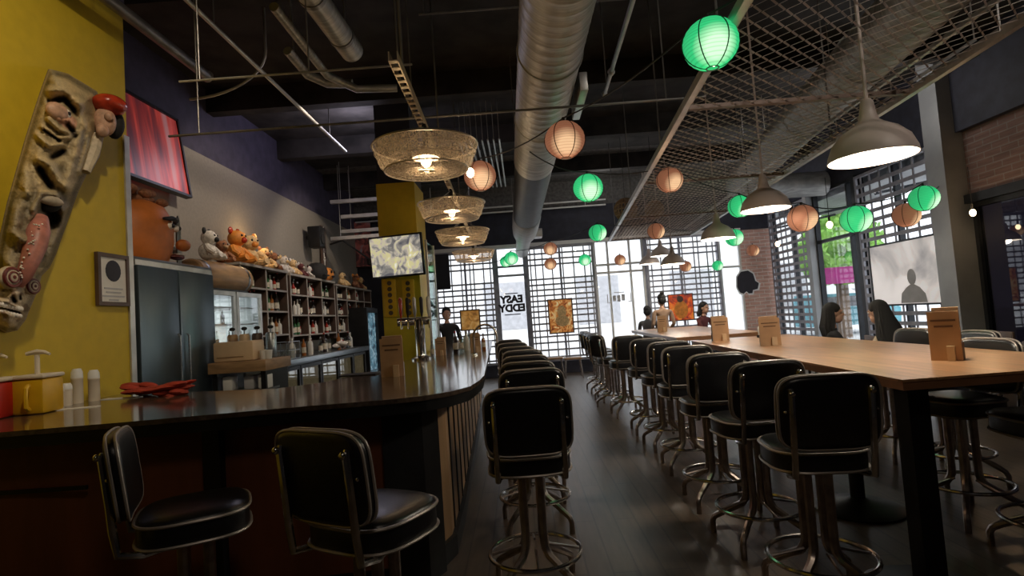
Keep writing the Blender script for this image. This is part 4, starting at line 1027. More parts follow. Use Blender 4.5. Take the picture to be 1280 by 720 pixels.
# knife block, bowls and clutter
p=atx(352,438,-3.3); kb=thing('glass_rack','grey wire rack of upturned glasses on the back counter','glass rack',(-3.35,8.0,1.09))
b=MB()
for z in(.0,.12,.24): b.tube([(-.1,-.2,z+.006),(.1,-.2,z+.006),(.1,.2,z+.006),(-.1,.2,z+.006)],.005,5,True)
for x in(-.1,.1):
    for y in(-.2,0,.2): b.tube([(x,y,0),(x,y,.25)],.004,5)
b.build('rack','steel',kb)
for k in range(4):
    tag(MB().lathe([(.035,0),(.028,.13),(0,.135)],14,(-3.35+(k%2-.5)*.09,7.93+(k//2)*.14,1.10)).build('glass_tumbler','bglass'),'upturned glass tumbler, %s in the wire rack'%ORD[k],'glass','tumblers in the rack')
for i,(y,m,nm) in enumerate(((7.55,'plushwhite','pale cloth'),(10.6,'plushwhite','pale cloth'))):
    b=MB()
    for k in range(8): b.ball((random.uniform(-.1,.1),random.uniform(-.12,.12),.06+random.uniform(0,.08)),(random.uniform(.06,.1),random.uniform(.06,.1),random.uniform(.03,.06)),10,7)
    o=b.build('cloth_pile',m); o.location=(-3.36,y-.12,1.09); tag(o,'crumpled %s on the back counter, %s'%(nm,'by the dispensers' if i==0 else 'near the display fridge'),'cloth')
# kitchen roll style stack
for i in range(6):
    pass

# ------------------------------------------------------------------ orange carved head on the fridge and the toys on the shelves
hd=thing('wooden_bust','big orange carved head with a round nose on top of the fridge','carved bust',(-3.52,5.22,2.2),math.radians(4))
b=MB(); 
rings=[]
for z,rx,ry in ((0,.20,.25),(.1,.25,.30),(.22,.27,.33),(.34,.27,.33),(.46,.25,.30),(.55,.2,.24),(.6,.1,.12)):
    rings.append([(rx*math.cos(2*PI*k/24)*.9,ry*math.sin(2*PI*k/24),z) for k in range(24)])
b.loft(rings); b.build('head','orange',hd)
T=Matrix.Rotation(.25,4,'Z')
MB().ball((.24,.27,.2),(.06,.09,.06),12,8).build('nose','orange',hd)
b=MB(); b.ball((.2,.2,.36),(.05,.05,.035),10,7); b.ball((.22,.05,.36),(.05,.05,.035),10,7); b.build('eye','dotwhite',hd)
b=MB(); b.ball((.24,.21,.36),(.02,.02,.02),8,6); b.ball((.262,.05,.36),(.02,.02,.02),8,6); b.build('pupil','ink',hd)
b=MB(); b.tube([(.14,.3,.42),(.22,.2,.44),(.26,.05,.43),(.25,-.08,.41)],[.015,.025,.025,.012],8); b.build('brow','blackmat',hd)
b=MB(); b.ball((.2,.22,.08),(.06,.1,.03),12,7); b.build('mouth','darkred',hd); MB().ball((.21,.22,.10),(.055,.08,.012),12,6).build('teeth','dotwhite',hd)
b=MB()
for k in range(22): 
    a=random.uniform(0,6.28); q=random.uniform(.02,.2); b.ball((q*math.cos(a),q*1.2*math.sin(a),.58+random.uniform(0,.12)),(.05,.07,.04),8,6)
b.build('hair','plushbrown',hd)
sp=thing('upright_blade','tall narrow grey blade standing on the fridge beside carved head','ornament',(-3.5,5.76,2.2))
MB().prism([(-.03,0),(.03,0),(.035,.4),(.02,.52),(0,.56),(-.02,.5),(-.035,.3)],-.008,.008,Matrix.Rotation(PI/2,4,'Z')@Matrix.Rotation(PI/2,4,'X')).build('blade','steel',sp); MB().rbox(-.05,.05,-.05,.05,0,.04,.01).build('foot','black',sp)
def toy(label,loc,rz,body,accent,s=1,ears=True,cat='toy'):
    t=thing('plush_toy',label,cat,loc,rz,'toys along the shelf tops'); 
    MB().ball((0,0,.09*s),(.085*s,.08*s,.09*s),12,9).build('body',body,t)
    h=MB().ball((0,-.02*s,.225*s),(.08*s,.075*s,.075*s),12,9).build('head',body,t)
    MB().ball((0,-.085*s,.205*s),(.035*s,.03*s,.028*s),10,7).build('muzzle',accent,h)
    b=MB(); b.ball((-.03*s,-.085*s,.245*s),.011*s,8,6); b.ball((.03*s,-.085*s,.245*s),.011*s,8,6); b.build('eye','blackmat',h)
    if ears: MB().ball((-.06*s,0,.29*s),(.03*s,.018*s,.035*s),8,6).build('ear',accent,h); MB().ball((.06*s,0,.29*s),(.03*s,.018*s,.035*s),8,6).build('ear',accent,h)
    for x in(-1,1):
        MB().tube([(x*.07*s,-.02*s,.14*s),(x*.12*s,-.06*s,.09*s),(x*.11*s,-.1*s,.06*s)],[.03*s,.028*s,.024*s],8).build('arm',body,t)
        MB().tube([(x*.05*s,-.04*s,.04*s),(x*.07*s,-.12*s,.035*s),(x*.075*s,-.15*s,.045*s)],[.035*s,.033*s,.03*s],8).build('leg',body,t)
    return t
spec=[(5.75,2.35,'silver','blackmat',1.1,'silver toy on the fridge edge beside the upright blade',-3.7),
 (6.3,2.345,'plushwhite','blackmat',1.15,'black and white toy on the barrel over the lit cooler',-3.5),
 (6.6,2.345,'plushbrown','tan',.9,'brown toy slumped on the barrel over the lit cooler',-3.5),
 (7.42,2.435,'orange2','redpaint',1.5,'big orange and red toy, tallest on the near shelf top',-3.75),
 (7.88,2.435,'plushcream','orange2',1.5,'big cream toy beside the orange and red one',-3.78),
 (8.27,2.435,'plushcream','plushbrown',1.05,'cream toy with brown ears, middle of near shelf top',-3.75),
 (8.55,2.435,'plushbrown','plushcream',.95,'brown toy with cream muzzle at end of near shelf top',-3.75),
 (8.95,2.415,'plushwhite','plushcream',.95,'white toy with cream ears on the middle shelf top',-3.75),
 (9.3,2.415,'plushcream','plushwhite',.9,'cream toy with white ears on the middle shelf top',-3.75),
 (9.65,2.415,'maroon','plushwhite',.8,'maroon toy with white muzzle on the middle shelf top',-3.75),
 (10.0,2.415,'plushwhite','maroon',.75,'white toy with maroon ears on the middle shelf top',-3.75),
 (11.9,2.375,'plushcream','darkwood',1.0,'cream toy with dark ears leaning on the far shelf top',-3.75),
 (12.9,2.375,'plushbrown','orange2',1.1,'brown toy with orange muzzle on the far shelf top',-3.75),
 (13.25,2.375,'plushcream','maroon',1.0,'cream toy with maroon ears at far end of the shelves',-3.75)]
for y,z,b_,a_,s,lab,x in spec: 
    o=toy(lab,(x,y,z if y>5.7 else 2.2),PI/2+random.uniform(-.5,.5),b_,a_,s)
hl=thing('black_helmet','round black helmet on the middle shelf top before the orange pumpkin','helmet',(-3.72,10.35,2.415))
MB().lathe([(.16,0),(.19,.04),(.2,.14),(.17,.25),(.09,.31),(0,.325)],24).build('dome','blackmat',hl); MB().rbox(-.05,.2,-.12,.12,.06,.09,.01).build('brim','blackmat',hl)
pk=thing('pumpkin_lantern','orange carved pumpkin on the middle shelf top beside black helmet','pumpkin',(-3.72,10.78,2.415),PI/2)
b=MB()
for k in range(10):
    a=2*PI*k/10; b.ball((.07*math.cos(a),.07*math.sin(a),.13),(.10,.10,.13),10,8)
b.build('pumpkin','orange2',pk)
b=MB(); b.ball((-.06,-.16,.17),(.03,.02,.03),8,6); b.ball((.06,-.16,.17),(.03,.02,.03),8,6); b.ball((0,-.165,.08),(.08,.02,.02),10,6); b.build('carved_face','blackmat',pk); MB().tube([(0,0,.24),(.02,0,.3)],[.025,.018],8).build('stalk','plushbrown',pk)

# ------------------------------------------------------------------ things on the bar counter
ZB=1.07
def jug(label,loc,mat,pump=True):
    t=thing('sauce_jug',label,'sauce jug',loc,.15,'pump sauce jugs')
    MB().rbox(-.092,.092,-.1,.1,0,.215,.02).build('body',mat,t)
    MB().tube([(.03,-.125,.03),(.03,-.15,.05),(.03,-.155,.11),(.03,-.15,.16),(.03,-.125,.18)],.013,8).build('handle',mat,t)
    MB().rbox(-.096,.096,-.105,.105,.215,.24,.01).build('lid','cream',t)
    p=MB().tube([(0,0,.24),(0,0,.36)],.014,8).build('pump_stem','cream',t)
    MB().tube([(-.06,0,.368),(0,0,.378),(.05,-.01,.372),(.085,-.02,.358)],[.012,.016,.012,.008],8).build('pump_head','cream',p)
    return t
jug('red pump sauce jug on the bar beside the yellow wall',(atz(3,521,ZB).x,atz(3,521,ZB).y-.05,ZB),'red')
jug('mustard yellow pump sauce jug on the bar beside the red one',(atz(48,516,ZB).x,atz(48,516,ZB).y,ZB),'mustard')
def sqb(label,loc,h=.2,r=.035):
    t=thing('squeeze_bottle',label,'squeeze bottle',loc,0,'white squeeze bottles on the bar'); 
    MB().lathe([(0,0),(r,0),(r,h*.68),(r*1.05,h*.69),(r*1.05,h*.73),(0,h*.73)],16).build('bottle','cream',t); MB().lathe([(r*1.05,h*.73),(r*.98,h*.9),(r*.7,h),(0,h)],16).build('cap','white',t); return t
for i,(x,y,h,lab) in enumerate(((-2.72,3.58,.15,'short white squeeze bottle right beside the mustard jug'),(-2.78,3.80,.2,'white squeeze bottle half behind the short ones'),(-2.70,3.72,.15,'second short white squeeze bottle, behind the first short one'),(-2.55,3.58,.24,'tallest white squeeze bottle, in the middle of the group'),(-2.42,3.66,.22,'white squeeze bottle at the open end of group'))):
    q=atz(*((72,511),(66,500),(83,507),(97,504),(118,501))[i],ZB); sqb(lab,(q.x,q.y,ZB),h)
for i,(px,py,a,lab) in enumerate(((92,511,.2,'folded white paper lying on the bar before the bottles'),(152,498,-.1,'thin white paper strip on the bar beyond the bottles'))):
    p=atz(px,py,ZB); o=MB().box(-.14,.14,-.035,.035,0,.004).build('paper_slip','paper',smooth=False); o.location=(p.x,p.y,ZB); o.rotation_euler=(0,0,a); tag(o,lab,'paper')
# red cloth heap
b=MB()
for k in range(26): 
    x=random.uniform(-.32,.32); b.ball((x,random.uniform(-.1,.1),.015+random.uniform(0,.025)),(random.uniform(.06,.12),random.uniform(.04,.07),random.uniform(.012,.03)),10,6,Matrix.Rotation(random.uniform(-.2,.2),4,'Y'))
p=atz(213,487,1.09); o=b.build('red_cloth','redcloth'); o.location=(-2.72,4.09,1.082); o.rotation_euler=(0,0,-.25); tag(o,'crumpled red cloth on the inner bar edge before the fridge','cloth')
def menu_block(label,loc,rz,h=.21,w=.15,d=.1,group='kraft menu holders'):
    t=thing('menu_holder',label,'menu holder',loc,rz,group)
    MB().box(-w/2,w/2,-d/2,-d/2+.02,0,h).build('front_card','kraft',t,smooth=False)
    MB().box(-w/2+.01,w/2-.01,d/2-.03,d/2,0,h*1.06,Matrix.Rotation(.06,4,'X')).build('back_card','kraft',t,smooth=False)
    MB().box(-w/2,w/2,-d/2+.02,d/2-.03,0,h*.35).build('tray','darkwood',t,smooth=False)
    b=MB(); b.box(-w*.4,w*.4,-d/2-.002,-d/2,h*.8,h*.84).box(-w*.3,w*.3,-d/2-.002,-d/2,h*.68,h*.72); b.build('printed_lines','kraftdark',t,smooth=False)
    MB().box(w*.05,w*.3,-d/2-.03,-d/2,0.0,h*.3).build('salt_box','lighttan',t,smooth=False)
    return t
p=atz(492,470,ZB); menu_block('kraft card menu holder on the bar, beside the prep side edge',(p.x,p.y,ZB),.1,.29,.17)
p=atz(552,444,ZB); menu_block('kraft menu holder on the bar beyond the beer tower',(p.x,p.y,ZB),-.1,.2,.12)
p=atz(595,440,ZB); menu_block('kraft menu holder on the bar beside the arched faucet',(p.x,p.y,ZB),.1,.22,.12)
p=atz(963,431,1.05); menu_block('kraft menu holder at the middle of the long table',(p.x,p.y,1.05),-.3,.24,.17)
p=atz(1186,449,1.05); menu_block('large kraft menu holder on the long table, closest to the camera',(p.x,p.y,1.05),-.75,.27,.14,.16)
p=atz(892,425,1.05); menu_block('kraft menu holder on the far end of the long table',(p.x,6.1,1.05),-.1,.25,.17)
p=at(785,407,9.6); menu_block('kraft menu holder on the second table',(2.35,9.4,1.05),-.1,.25,.15)
tt=thing('sauce_caddy','small black and white sauce caddy beside middle table menu holder','caddy',(2.62,6.15,1.05))
MB().rbox(-.05,.05,-.04,.04,0,.03,.006).build('tray','blackmat',tt)
for x,m in((-.025,'white'),(.028,'blackmat')): MB().lathe([(0,.03),(.022,.03),(.022,.1),(.01,.13),(0,.135)],12,(x,0,0)).build('bottle',m,tt)
# beer tower
p=atz(527,449,ZB); bt=thing('beer_tower','chrome beer tower with a row of tap handles on the bar','beer tower',(p.x,p.y,ZB),.25)
MB().lathe([(0,0),(.11,0),(.11,.02),(.06,.04),(.055,.06),(.055,.42),(.07,.44),(0,.45)],24).build('column','chrome',bt)
MB().tube([(-.24,0,.42),(.12,0,.42)],.045,14).build('tap_bar','chrome',bt)
for i in range(5):
    x=-.2+.075*i; h=MB().lathe([(.006,0),(.012,.03),(.018,.06),(.02,.2),(.012,.22),(0,.225)],10,(x,-.09,.46)).build('tap_handle',['redpaint','blackmat','silver','ink','white'][i],bt)
    b=MB(); b.tube([(x,-.04,.42),(x,-.09,.425),(x,-.1,.40),(x,-.105,.34)],.011,8); b.build('tap','chrome',bt)
# glass screen beside the tower
gs=thing('glass_screen','upright clear glass screen on the bar behind the beer tower','glass screen',(-1.15,7.5,ZB))
MB().box(-.006,.006,-.3,.3,.03,1.45).build('pane','tintglass',gs,smooth=False); MB().box(-.02,.02,-.32,.32,0,.03).build('base','chrome',gs,smooth=False)
for y in(-.31,.31): MB().box(-.014,.014,y-.012,y+.012,.03,1.47).build('upright','conduit',gs,smooth=False)
# arched faucet
p=atz(610,443,ZB); af=thing('arched_faucet','tall arched dark chrome faucet on the bar near the stools','faucet',(p.x-.02,p.y,ZB))
pts=[(-.13,0,0),(-.13,0,.2)]+[(-.13*math.cos(PI*k/12),0,.2+.13*math.sin(PI*k/12)) for k in range(13)]+[(.13,0,.12)]
MB().tube(pts,.012,8).build('spout','chromedim',af); MB().lathe([(0,0),(.035,0),(.03,.02),(.015,.03),(0,.03)],14,(-.13,0,0)).build('base','chrome',af)
for i,(px,py,kd,s) in enumerate(((570,441,3,.9),(577,440,0,.9),(584,438,4,.95),(605,437,1,.7),(541,446,0,.7))):
    p=atz(px,py,ZB); put(kd,(p.x,p.y,ZB),'%s bottle on the bar beyond the beer tower, %s toward the stools'%(KN[kd],ORD[i]),'bottles on the bar',s)
for i in range(3):
    p=atz(588-i*5,437-i*.5,ZB); tag(MB().lathe([(0,0),(.03,0),(.036,.22-.04*i),(.033,.22-.04*i),(.027,.01),(0,.01)],16,(p.x,p.y,ZB)).build('tall_glass','bglass'),'tall clear glass on the bar by the faucet, %s one'%['tallest','middle','shortest'][i],'glass','tall glasses on the bar')
tag(MB().rbox(-1.5,-1.2,4.55,4.75,ZB,ZB+.01,.003).build('bar_mat','blackmat'),'thin black mat on the inner bar edge before the prep shelf','mat')

# ------------------------------------------------------------------ carved totem on the yellow wall
from mathutils.geometry import intersect_point_line
XW=-3.2
OUTL=[(62,86),(85,92),(105,104),(121,114),(128,130),(129,152),(122,185),(110,215),(98,240),(90,262),(80,290),(70,318),(62,335),(52,345),(48,362),(38,385),(32,400),(22,413),(8,416),(-6,408),(-14,392),(-16,372),(-10,350),(-2,335),(-2,318),(2,292),(10,255),(24,205),(34,170),(45,135),(55,105)]
def pip(x,y):
    c=False; n=len(OUTL); j=n-1
    for i in range(n):
        xi,yi=OUTL[i]; xj,yj=OUTL[j]
        if (yi>y)!=(yj>y) and x<(xj-xi)*(y-yi)/(yj-yi)+xi: c=not c
        j=i
    return c
def segd(x,y,a,b):
    ax,ay=a; bx,by=b; dx,dy=bx-ax,by-ay; L=dx*dx+dy*dy; t=max(0,min(1,((x-ax)*dx+(y-ay)*dy)/L)) if L else 0
    return math.hypot(x-ax-t*dx,y-ay-t*dy)
def edged(x,y): return min(segd(x,y,OUTL[i-1],OUTL[i]) for i in range(len(OUTL)))
# carved features: (points, half width px, height, kind)
FEA=[([(58,98),(85,104),(112,122)],5,.05),([(58,112),(80,112),(103,130)],6,.07),([(62,127),(80,124),(92,138)],3.5,-.05),([(66,134),(78,146),(88,154)],8,.06),
 ([(60,148),(75,162),(92,168)],3,.05),([(52,158),(70,172),(86,172)],3,.045),([(46,168),(62,182),(76,180)],3.5,.05),([(98,130),(104,150),(108,158)],6,.06),([(84,155),(94,170)],3,-.05),
 ([(55,162),(74,176)],1.6,-.05),([(100,165),(92,205),(84,232)],8,.06),([(48,198),(62,205),(74,226),(84,236)],6,.07),([(50,212),(62,232)],4,-.06),([(78,190),(66,196)],4,-.05),
 ([(112,165),(108,190),(100,215)],4,.05),([(28,212),(34,240)],6,.04),([(42,262),(52,242),(70,244),(77,262)],4.5,.06),([(62,262),(64,275)],12,-.14),
 ([(20,262),(14,290),(30,300)],7,.06),([(84,262),(70,300),(60,326)],6,.05),([(0,322),(14,332)],7,.05),([(44,330),(52,340)],6,.05),([(10,348),(12,350)],9,.035),([(39,358),(40,360)],7,.03),
 ([(20,368),(24,372)],6,.05),([(17,372),(18,376)],2,-.06),([(25,370),(25,374)],1.8,-.05),([(-6,382),(8,384),(24,392)],2.2,-.07),([(0,400),(12,404)],9,.05),([(-6,376),(8,377),(26,386)],2.5,.04),([(-6,389),(6,391),(20,397)],2.5,.04)]
def height(x,y):
    e=edged(x,y); h=.20*(1-math.exp(-e/10.0))
    for pts,w,a in FEA:
        d=min(segd(x,y,p,q) for p,q in zip(pts[:-1],pts[1:])); 
        if d<w*2.2: h+=.9*a*min(1,e/7)*math.exp(-(d/(w*1.15))**2*1.2)
    h+=.012*noise.noise(Vector((x*.12,y*.12,1)))+.006*noise.noise(Vector((x*.4,y*.4,3)))
    return max(.012,h)
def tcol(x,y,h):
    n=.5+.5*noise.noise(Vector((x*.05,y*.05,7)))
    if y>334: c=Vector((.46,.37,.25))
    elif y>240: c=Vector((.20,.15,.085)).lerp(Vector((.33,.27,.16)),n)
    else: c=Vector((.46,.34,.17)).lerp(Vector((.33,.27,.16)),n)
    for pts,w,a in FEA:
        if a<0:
            d=min(segd(x,y,p,q) for p,q in zip(pts[:-1],pts[1:])); k=math.exp(-(d/(w*1.05))**2*1.5); c=c.lerp(Vector((.025,.014,.010)),min(1,k*1.15))  # hollows coloured dark: black paint in the mouth, painted shade elsewhere
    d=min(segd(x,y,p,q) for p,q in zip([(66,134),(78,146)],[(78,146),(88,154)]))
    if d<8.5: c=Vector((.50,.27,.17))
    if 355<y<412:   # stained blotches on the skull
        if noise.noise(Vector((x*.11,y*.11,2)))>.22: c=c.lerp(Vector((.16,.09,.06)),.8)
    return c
STEP=1.25
tot=thing('carved_totem','tall carved totem of stacked faces leaning on the yellow wall','totem',(0,0,0))
def wallpt(x,y,h): return atx(x,y,XW+h)
gx=[-18+STEP*i for i in range(int(152/STEP))]; gy=[84+STEP*i for i in range(int(336/STEP))]
idx={}; vs=[]; cs=[]
inside={(i,j) for j,y in enumerate(gy) for i,x in enumerate(gx) if pip(x,y)}
inside={q for q in inside if sum(((q[0]+dx,q[1]+dy) in inside) for dx,dy in ((1,0),(-1,0),(0,1),(0,-1)))>=2}
def nearest(x,y):
    best=None
    for k in range(len(OUTL)):
        a=Vector(OUTL[k-1]); c=Vector(OUTL[k]); d=c-a; t=max(0,min(1,(Vector((x,y))-a).dot(d)/d.length_squared)); q=a+d*t; l=(q-Vector((x,y))).length
        if best is None or l<best[0]: best=(l,q)
    return best[1]
HM={}
for (i,j) in inside:
    x,y=gx[i],gy[j]
    if not all(((i+dx,j+dy) in inside) for dx,dy in ((1,0),(-1,0),(0,1),(0,-1),(1,1),(-1,1),(1,-1),(-1,-1))): q=nearest(x,y); x,y=q.x,q.y
    HM[i,j]=(x,y,height(x,y))
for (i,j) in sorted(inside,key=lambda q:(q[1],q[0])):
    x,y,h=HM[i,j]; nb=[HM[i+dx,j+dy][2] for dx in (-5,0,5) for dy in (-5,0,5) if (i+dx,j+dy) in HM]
    cav=h-sum(nb)/len(nb); idx[i,j]=len(vs); vs.append(wallpt(x,y,h)); cs.append(tcol(x,y,h)*max(.3,min(1.3,1+cav*24*min(1,edged(x,y)/6))))  # occlusion shade painted into the colour: hollows darker, ridges lighter
fs=[]
for (i,j),k in idx.items():
    q=[(i+1,j),(i+1,j+1),(i,j+1)]
    if all(t in idx for t in q): fs.append((k,idx[q[0]],idx[q[1]],idx[q[2]]))
me=bpy.data.meshes.new('totem_body'); me.from_pydata(vs,[],fs)
bm=bmesh.new(); bm.from_mesh(me)
ed=[e for e in bm.edges if e.is_boundary]; r=bmesh.ops.extrude_edge_only(bm,edges=ed)
for v in [g for g in r['geom'] if isinstance(g,bmesh.types.BMVert)]: v.co.x=XW+.002
bmesh.ops.recalc_face_normals(bm,faces=bm.faces[:]); bm.to_mesh(me); bm.free()
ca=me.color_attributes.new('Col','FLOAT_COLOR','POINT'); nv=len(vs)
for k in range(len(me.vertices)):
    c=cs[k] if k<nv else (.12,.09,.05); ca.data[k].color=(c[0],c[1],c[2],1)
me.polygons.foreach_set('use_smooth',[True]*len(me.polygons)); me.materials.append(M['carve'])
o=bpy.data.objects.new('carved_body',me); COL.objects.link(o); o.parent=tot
# painted parts of the totem
def wtube(pts,r,n=10,flat=1): return MB().tube([wallpt(x,y,h) for x,y,h in pts],r,n)
tg=wtube([(50,274,.17),(48,290,.23),(44,308,.235),(38,325,.23),(30,345,.22),(24,358,.19)],[.045,.062,.06,.052,.042,.02],12).build('tongue','tongue',tot)
rnd=random.Random(5)
for k in range(34):
    s=rnd.random(); px=50-26*s; py=280+68*s; dx=rnd.uniform(-8,8)*(1-.5*s); MB().ball(wallpt(px+dx,py,.285-.05*abs(dx)/8-.03*s),(.007,.006,.006),6,5).build('painted_dot','dotwhite',tg)
def rings_eye(px,py,h,s,parent=tot):
    e=MB().ball(wallpt(px,py,h),(.03*s,.055*s,.055*s),16,10).build('eye','bone',parent)
    c=wallpt(px,py,h); R=Matrix.Translation((c.x+.027*s,c.y,c.z))@Matrix.Rotation(PI/2,4,'Y')
    b=MB()
    for r_,w in ((.042,.009),(.024,.006)): b.ring((0,0,-.012 if r_>.03 else -.004),r_*s,w*s,20,6,R)
    b.ball((0,0,.0),(.011*s,.011*s,.006),8,6,R); b.build('eye_ring','darkred',e)
rings_eye(11,347,.20,1.25); rings_eye(39,358,.165,1.0)
e=MB().ball(wallpt(72,140,.21),(.045,.085,.062),14,10).build('eye','skintan',tot)
c=wallpt(84,142,.235); b=MB(); b.ball(c,(.015,.03,.03),12,8); b.build('eye_white','dotwhite',e); MB().ball(c+Vector((.012,.003,0)),(.008,.014,.014),10,7).build('pupil','ink',e)
b=MB()
for k in range(9):
    x=-6+4*k; y=379+.9*k; b.ball(wallpt(x,y,.19),(.016,.012,.016),8,6); b.ball(wallpt(x-1,y+9,.185),(.014,.012,.014),8,6)
b.build('teeth','dotwhite',tot)
b=MB(); b.ball(wallpt(62,250,.2),(.03,.11,.035),14,8); b.build('lip','bone',tot)
MB().ball(wallpt(61,252,.145),(.06,.085,.07),14,9).build('dark_nose','blackmat',tot)
# small capped figure on the edge of the totem
fg=MB(); fg.ball(wallpt(131,152,.17),(.075,.07,.11),16,12); fg.ball(wallpt(128,163,.215),(.04,.045,.05),12,8); fg.ball(wallpt(136,146,.235),(.03,.03,.035),10,7)
fh=fg.build('little_face','skintan',tot)
b=MB(); b.ball(wallpt(137,131,.19),(.11,.125,.075),16,10); b.build('red_cap','redpaint',fh)
b=MB(); b.ball(wallpt(143,155,.16),(.07,.06,.12),12,9); b.build('dark_hair','hair',fh)
b=MB(); b.tube([wallpt(122,170,.14),wallpt(116,192,.16),wallpt(107,215,.15)],[.04,.045,.03],8); b.build('arm','bone',tot)

# ------------------------------------------------------------------ people
def person(label,joints,rad,loc,rz,slots,hair=None,extra=None,head_dir=(0,-1,0),hairmat='hair'):
    """joints: dict name->(x,y,z); one skinned body, facing local -Y"""
    t=thing('person',label,'person',loc,rz)
    E=[('pelvis','waist'),('waist','chest'),('chest','neck'),('neck','headbase')]
    for s in 'LR': E+=[('chest','sh'+s),('sh'+s,'el'+s),('el'+s,'wr'+s),('wr'+s,'pa'+s),('pelvis','hip'+s),('hip'+s,'kn'+s),('kn'+s,'an'+s),('an'+s,'to'+s)]
    P=dict(joints); R=dict(rad)
    for s in 'LR':
        w=Vector(P['wr'+s]); e=Vector(P['el'+s]); d=(w-e).normalized(); P['pa'+s]=tuple(w+d*.07)
        side=d.cross(Vector((0,0,1))); side=side.normalized() if side.length>.1 else Vector((1,0,0))
        dn=Vector((0,0,-1)) if abs(d.z)<.8 else Vector((0,-1,0))
        for f in range(4):
            o_=side*(.03-.02*f); L=[.07,.08,.075,.055][f]
            P['f%d%s'%(f,s)]=tuple(w+d*.085+o_); P['g%d%s'%(f,s)]=tuple(w+d*(.085+L*.55)+o_+dn*.006); P['h%d%s'%(f,s)]=tuple(w+d*(.08+L*.9)+o_+dn*.03)
            E+=[('pa'+s,'f%d%s'%(f,s)),('f%d%s'%(f,s),'g%d%s'%(f,s)),('g%d%s'%(f,s),'h%d%s'%(f,s))]
            for q in 'fgh': R[q+str(f)+s]=.0085
        P['t1'+s]=tuple(w+d*.035+side*.045); P['t2'+s]=tuple(w+d*.08+side*.06+dn*.01); E+=[('pa'+s,'t1'+s),('t1'+s,'t2'+s)]; R['t1'+s]=.01; R['t2'+s]=.009
        R['pa'+s]=.028
    names=list(P); ix={n:i for i,n in enumerate(names)}
    me=bpy.data.meshes.new('tmp'); me.from_pydata([P[n] for n in names],[(ix[a],ix[c]) for a,c in E],[]); o=bpy.data.objects.new('tmp',me); COL.objects.link(o)
    sk=o.modifiers.new('s','SKIN'); sk.use_smooth_shade=True; sk.branch_smoothing=.4
    for n in names:
        r=R.get(n,.05); r=r if isinstance(r,tuple) else (r,r); me.skin_vertices[0].data[ix[n]].radius=r
        me.skin_vertices[0].data[ix[n]].use_root=(n=='pelvis')
    ss=o.modifiers.new('d','SUBSURF'); ss.levels=2; ss.render_levels=2
    dg=bpy.context.evaluated_depsgraph_get(); m2=bpy.data.meshes.new_from_object(o.evaluated_get(dg)); bpy.data.objects.remove(o)
    # head joined into the same surface
    hb=Vector(P['headbase']); hc=Vector(P['head']); fd=Vector(head_dir).normalized(); rt=fd.cross(Vector((0,0,1))).normalized(); upv=rt.cross(fd)
    HT=Matrix(((rt.x,-fd.x,upv.x,hc.x),(rt.y,-fd.y,upv.y,hc.y),(rt.z,-fd.z,upv.z,hc.z),(0,0,0,1)))
    b=MB(); b.ball((0,.01,.03),(.074,.095,.095),20,14,HT); b.ball((0,-.035,-.05),(.055,.06,.065),16,10,HT); b.tube([HT.inverted()@hb,(0,.015,-.03)],[.055,.055],12,T=HT)
    b.ball((0,-.1,-.012),(.012,.018,.024),10,8,HT); b.ball((0,-.088,-.055),(.022,.012,.008),10,6,HT)
    for s in(-1,1): b.ball((s*.074,.012,-.005),(.01,.02,.03),8,7,HT); b.ball((s*.03,-.082,.033),(.022,.012,.008),8,6,HT)
    bm=bmesh.new(); bm.from_mesh(m2); off=len(bm.verts); nvs=[bm.verts.new(p) for p in b.v]; bm.verts.ensure_lookup_table()
    for f in b.f: bm.faces.new([nvs[i] for i in f])
    bm.to_mesh(m2); bm.free()
    o=bpy.data.objects.new('tmp2',m2); COL.objects.link(o)
    rm=o.modifiers.new('r','REMESH'); rm.mode='VOXEL'; rm.voxel_size=.0075; sm=o.modifiers.new('m','SMOOTH'); sm.factor=.5; sm.iterations=3
    dg=bpy.context.evaluated_depsgraph_get(); m3=bpy.data.meshes.new_from_object(o.evaluated_get(dg)); bpy.data.objects.remove(o)
    m3.materials.clear()
    for s in slots['mats']: m3.materials.append(M[s])
    m3.polygons.foreach_set('material_index',[slots['f'](p.center,P) for p in m3.polygons]); m3.polygons.foreach_set('use_smooth',[True]*len(m3.polygons))
    bo=bpy.data.objects.new('body',m3); COL.objects.link(bo); bo.parent=t
    # eyes and hair are children
    eb=MB()
    for s in(-1,1): eb.ball((s*.03,-.084,.018),(.012,.008,.008),8,6,HT)
    eb.build('eye','dotwhite',bo)
    pb=MB()
    for s in(-1,1): pb.ball((s*.03,-.091,.018),(.005,.004,.006),6,5,HT)
    pb.build('pupil','ink',bo)
    if hair: hair(HT,t)
    return t
def hair_cap(HT,t,long=0,width=.1,lean=(0,.05),mat='hair',bun=False):
    rings=[]
    b=MB(); b.ball((0,.022,.055),(.086,.098,.09),20,12,HT); b.ball((0,.05,.0),(.085,.075,.09),18,12,HT)
    if long:
        for k in range(26):
            a=PI*(.02+.96*k/25); x=.08*math.cos(a); y=.02+.085*math.sin(a)
            w=width/.1; j=random.uniform(-.012,.012)
            b.tube([(x*.9,y,.07),(x*1.05+j,y+.012,-.05),(x*1.35*w+lean[0]*.5+j,y+.035+lean[1]*.4,-.05-long*.5),(x*1.5*w+lean[0]+j*2,y+.03+lean[1],-.05-long*random.uniform(.85,1.05))],[.018,.028,.032,.012],6,T=HT)
    if bun: b.ball((0,.06,.155),(.045,.045,.04),12,9,HT)
    b.build('hair',mat,t)
RAD=dict(pelvis=(.15,.11),waist=(.125,.09),chest=(.15,.1),neck=.052,headbase=.05,shL=.055,shR=.055,elL=.042,elR=.042,wrL=.028,wrR=.028,hipL=.085,hipR=.085,knL=.058,knR=.058,anL=.04,anR=.04,toL=.035,toR=.035)
